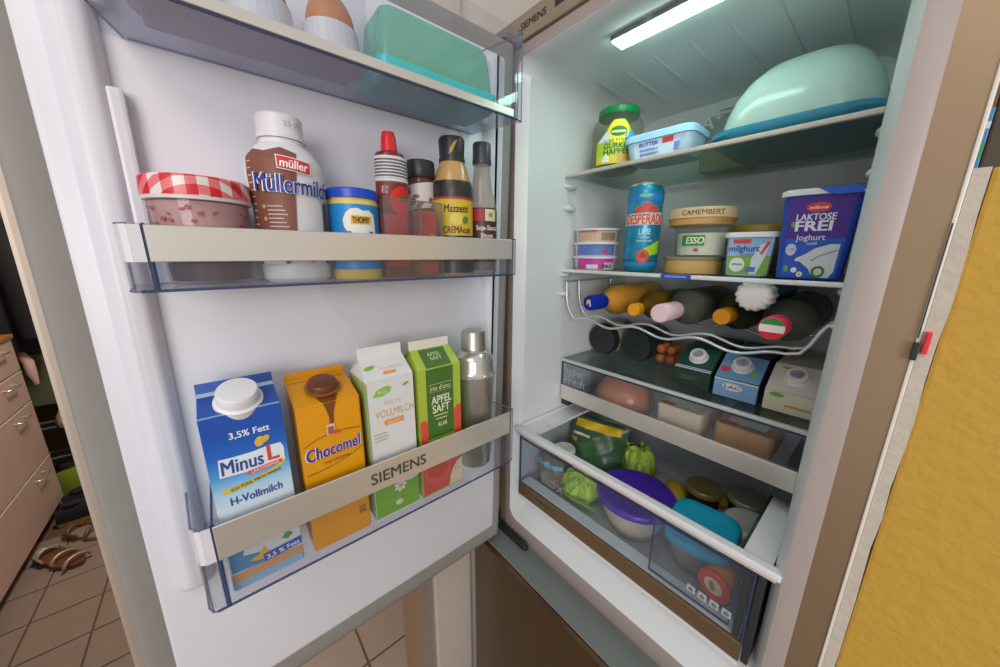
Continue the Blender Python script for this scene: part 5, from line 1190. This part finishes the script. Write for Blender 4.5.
BRL = mat('brown_leather', '#6a4024', .4, var=.2); GRS = mat('lime_shoe', '#8a9a2c', .55, var=.15); NV = mat('navy_shoe', '#1c2436', .6, var=.2); SAN = mat('silver_strap', '#9a8a78', .35, .3, var=.2)
shoe('sandal', 'brown strapped sandal lying on the floor tiles in front of the dresser', (-1.93, -1.185, 0), math.radians(50), BRL, SAN, .26, .10, .07, strap=True)
shoe('sandal', 'brown strapped sandal with a silver tip beside the other sandal on the tiles', (-1.78, -1.255, 0), math.radians(40), SAN, BRL, .26, .10, .07, strap=True)
shoe('shoe', 'dark shoe with tan sole standing behind the sandals beside the dresser', (-2.13, -1.20, 0), math.radians(95), BK, SOLE_Y)
shoe('shoe', 'black shoe with tan sole standing in the shadow beside the shoe rack', (-2.26, -1.20, 0), math.radians(88), BK, SOLE_Y)
shoe('boot', 'tall lime green shoe standing on the floor at the shoe rack', (-2.44, -1.25, 0), math.radians(85), GRS, SOLE_D, .29, .11, .19)
shoe('shoe', 'navy shoe standing on the lower rail of the shoe rack', (-2.66, -1.26, .2085), math.radians(8), NV, SOLE_W)
shoe('shoe', 'black shoe with white sole on the lower rail of the rack beside the navy shoe', (-2.66, -1.12, .2085), math.radians(4), BK, SOLE_W)
shoe('shoe', 'beige shoe with white sole on the upper rail of the shoe rack', (-2.66, -1.33, .4085), math.radians(6), mat('beige_shoe', '#a8946c', .6, var=.15), SOLE_W)
shoe('shoe', 'grey canvas shoe on the upper rail of the rack beside the beige shoe', (-2.66, -1.19, .4085), math.radians(-5), mat('grey_shoe', '#6a6a66', .6, var=.15), SOLE_W)
hl = bpy.data.lights.new('hall_fill', 'AREA'); hl.size = .35; hl.energy = 30; hl.color = (1, .93, .86)  # added fill to brighten the hall; no lamp is seen there
ho = bpy.data.objects.new('hall_fill', hl); COL.objects.link(ho); ho.location = (-1.6, -.6, 2.45)

# ================================================================== beside and above the yellow wall
# thin dark cable with a black plug, and a red tab, at the wall edge
cb_ = thing('cable', 'thin dark cable with a black plug hanging between fridge and yellow wall', 'cable', (.606, -.003, 1.40), world=True)
a0 = px(953, 223, 'y', -.003); a1 = px(938.5, 270, 'y', -.003); a2 = px(918, 338, 'y', -.004)
tube('cord', [tuple(a0), tuple(a1), tuple(a2)], .0006, BLACK, cb_, 6)
a3 = px(914.5, 352, 'y', -.004)
bm = bmesh.new(); addbox(bm, (a3.x-.0022, -.008, a3.z-.0075), (a3.x+.0022, -.002, a3.z+.0095), .0006); frombm('plug', bm, BLACK, cb_)
a4 = px(926.5, 343, 'y', -.003)
rt = thing('red_tab', 'small bright red plastic tab on the bare plaster edge of the yellow wall', 'tab', (a4.x, -.003, a4.z))
bm = bmesh.new(); addbox(bm, (-.0020, -.003, -.0105), (.0020, .0028, .0105), .0005); frombm('tab', bm, mat('bright_red', '#e2303a', .4), rt)
box('tab_line', (-.0012, -.0034, -.009), (-.0006, -.0029, .009), ink('#b8242e'), rt)
# things standing on top of the half-height wall
pq = px(976, 150, 'y', .03)
pa = thing('blue_packet', 'narrow blue and green packet standing on top of the yellow wall', 'packet', (.6065, .075, 1.5222))
box('packet', (-.0035, -.006, 0), (.0015, .012, .062), mat('packet_blue', '#3f8ac0', .4), pa, .0008)
decal('green_band', R4(-.0034, .0014, .018, .032), flat(-.006), ink('#3f9a6a'), pa)
decal('white_band', R4(-.0034, .0014, .044, .050), flat(-.006), ink('#d3d8dc'), pa)
po = thing('dark_board', 'dark grey-brown board standing on top of the yellow wall', 'board', (.63, .10, 1.5222))
box('board', (-.0205, -.008, 0), (.03, .012, .60), mat('dark_board_wood', '#57493a', .6, var=.15, stretch=(1, 1, .1)), po, .002)
box('board_edge', (.03, -.007, 0), (.034, .011, .60), BLACK, po)
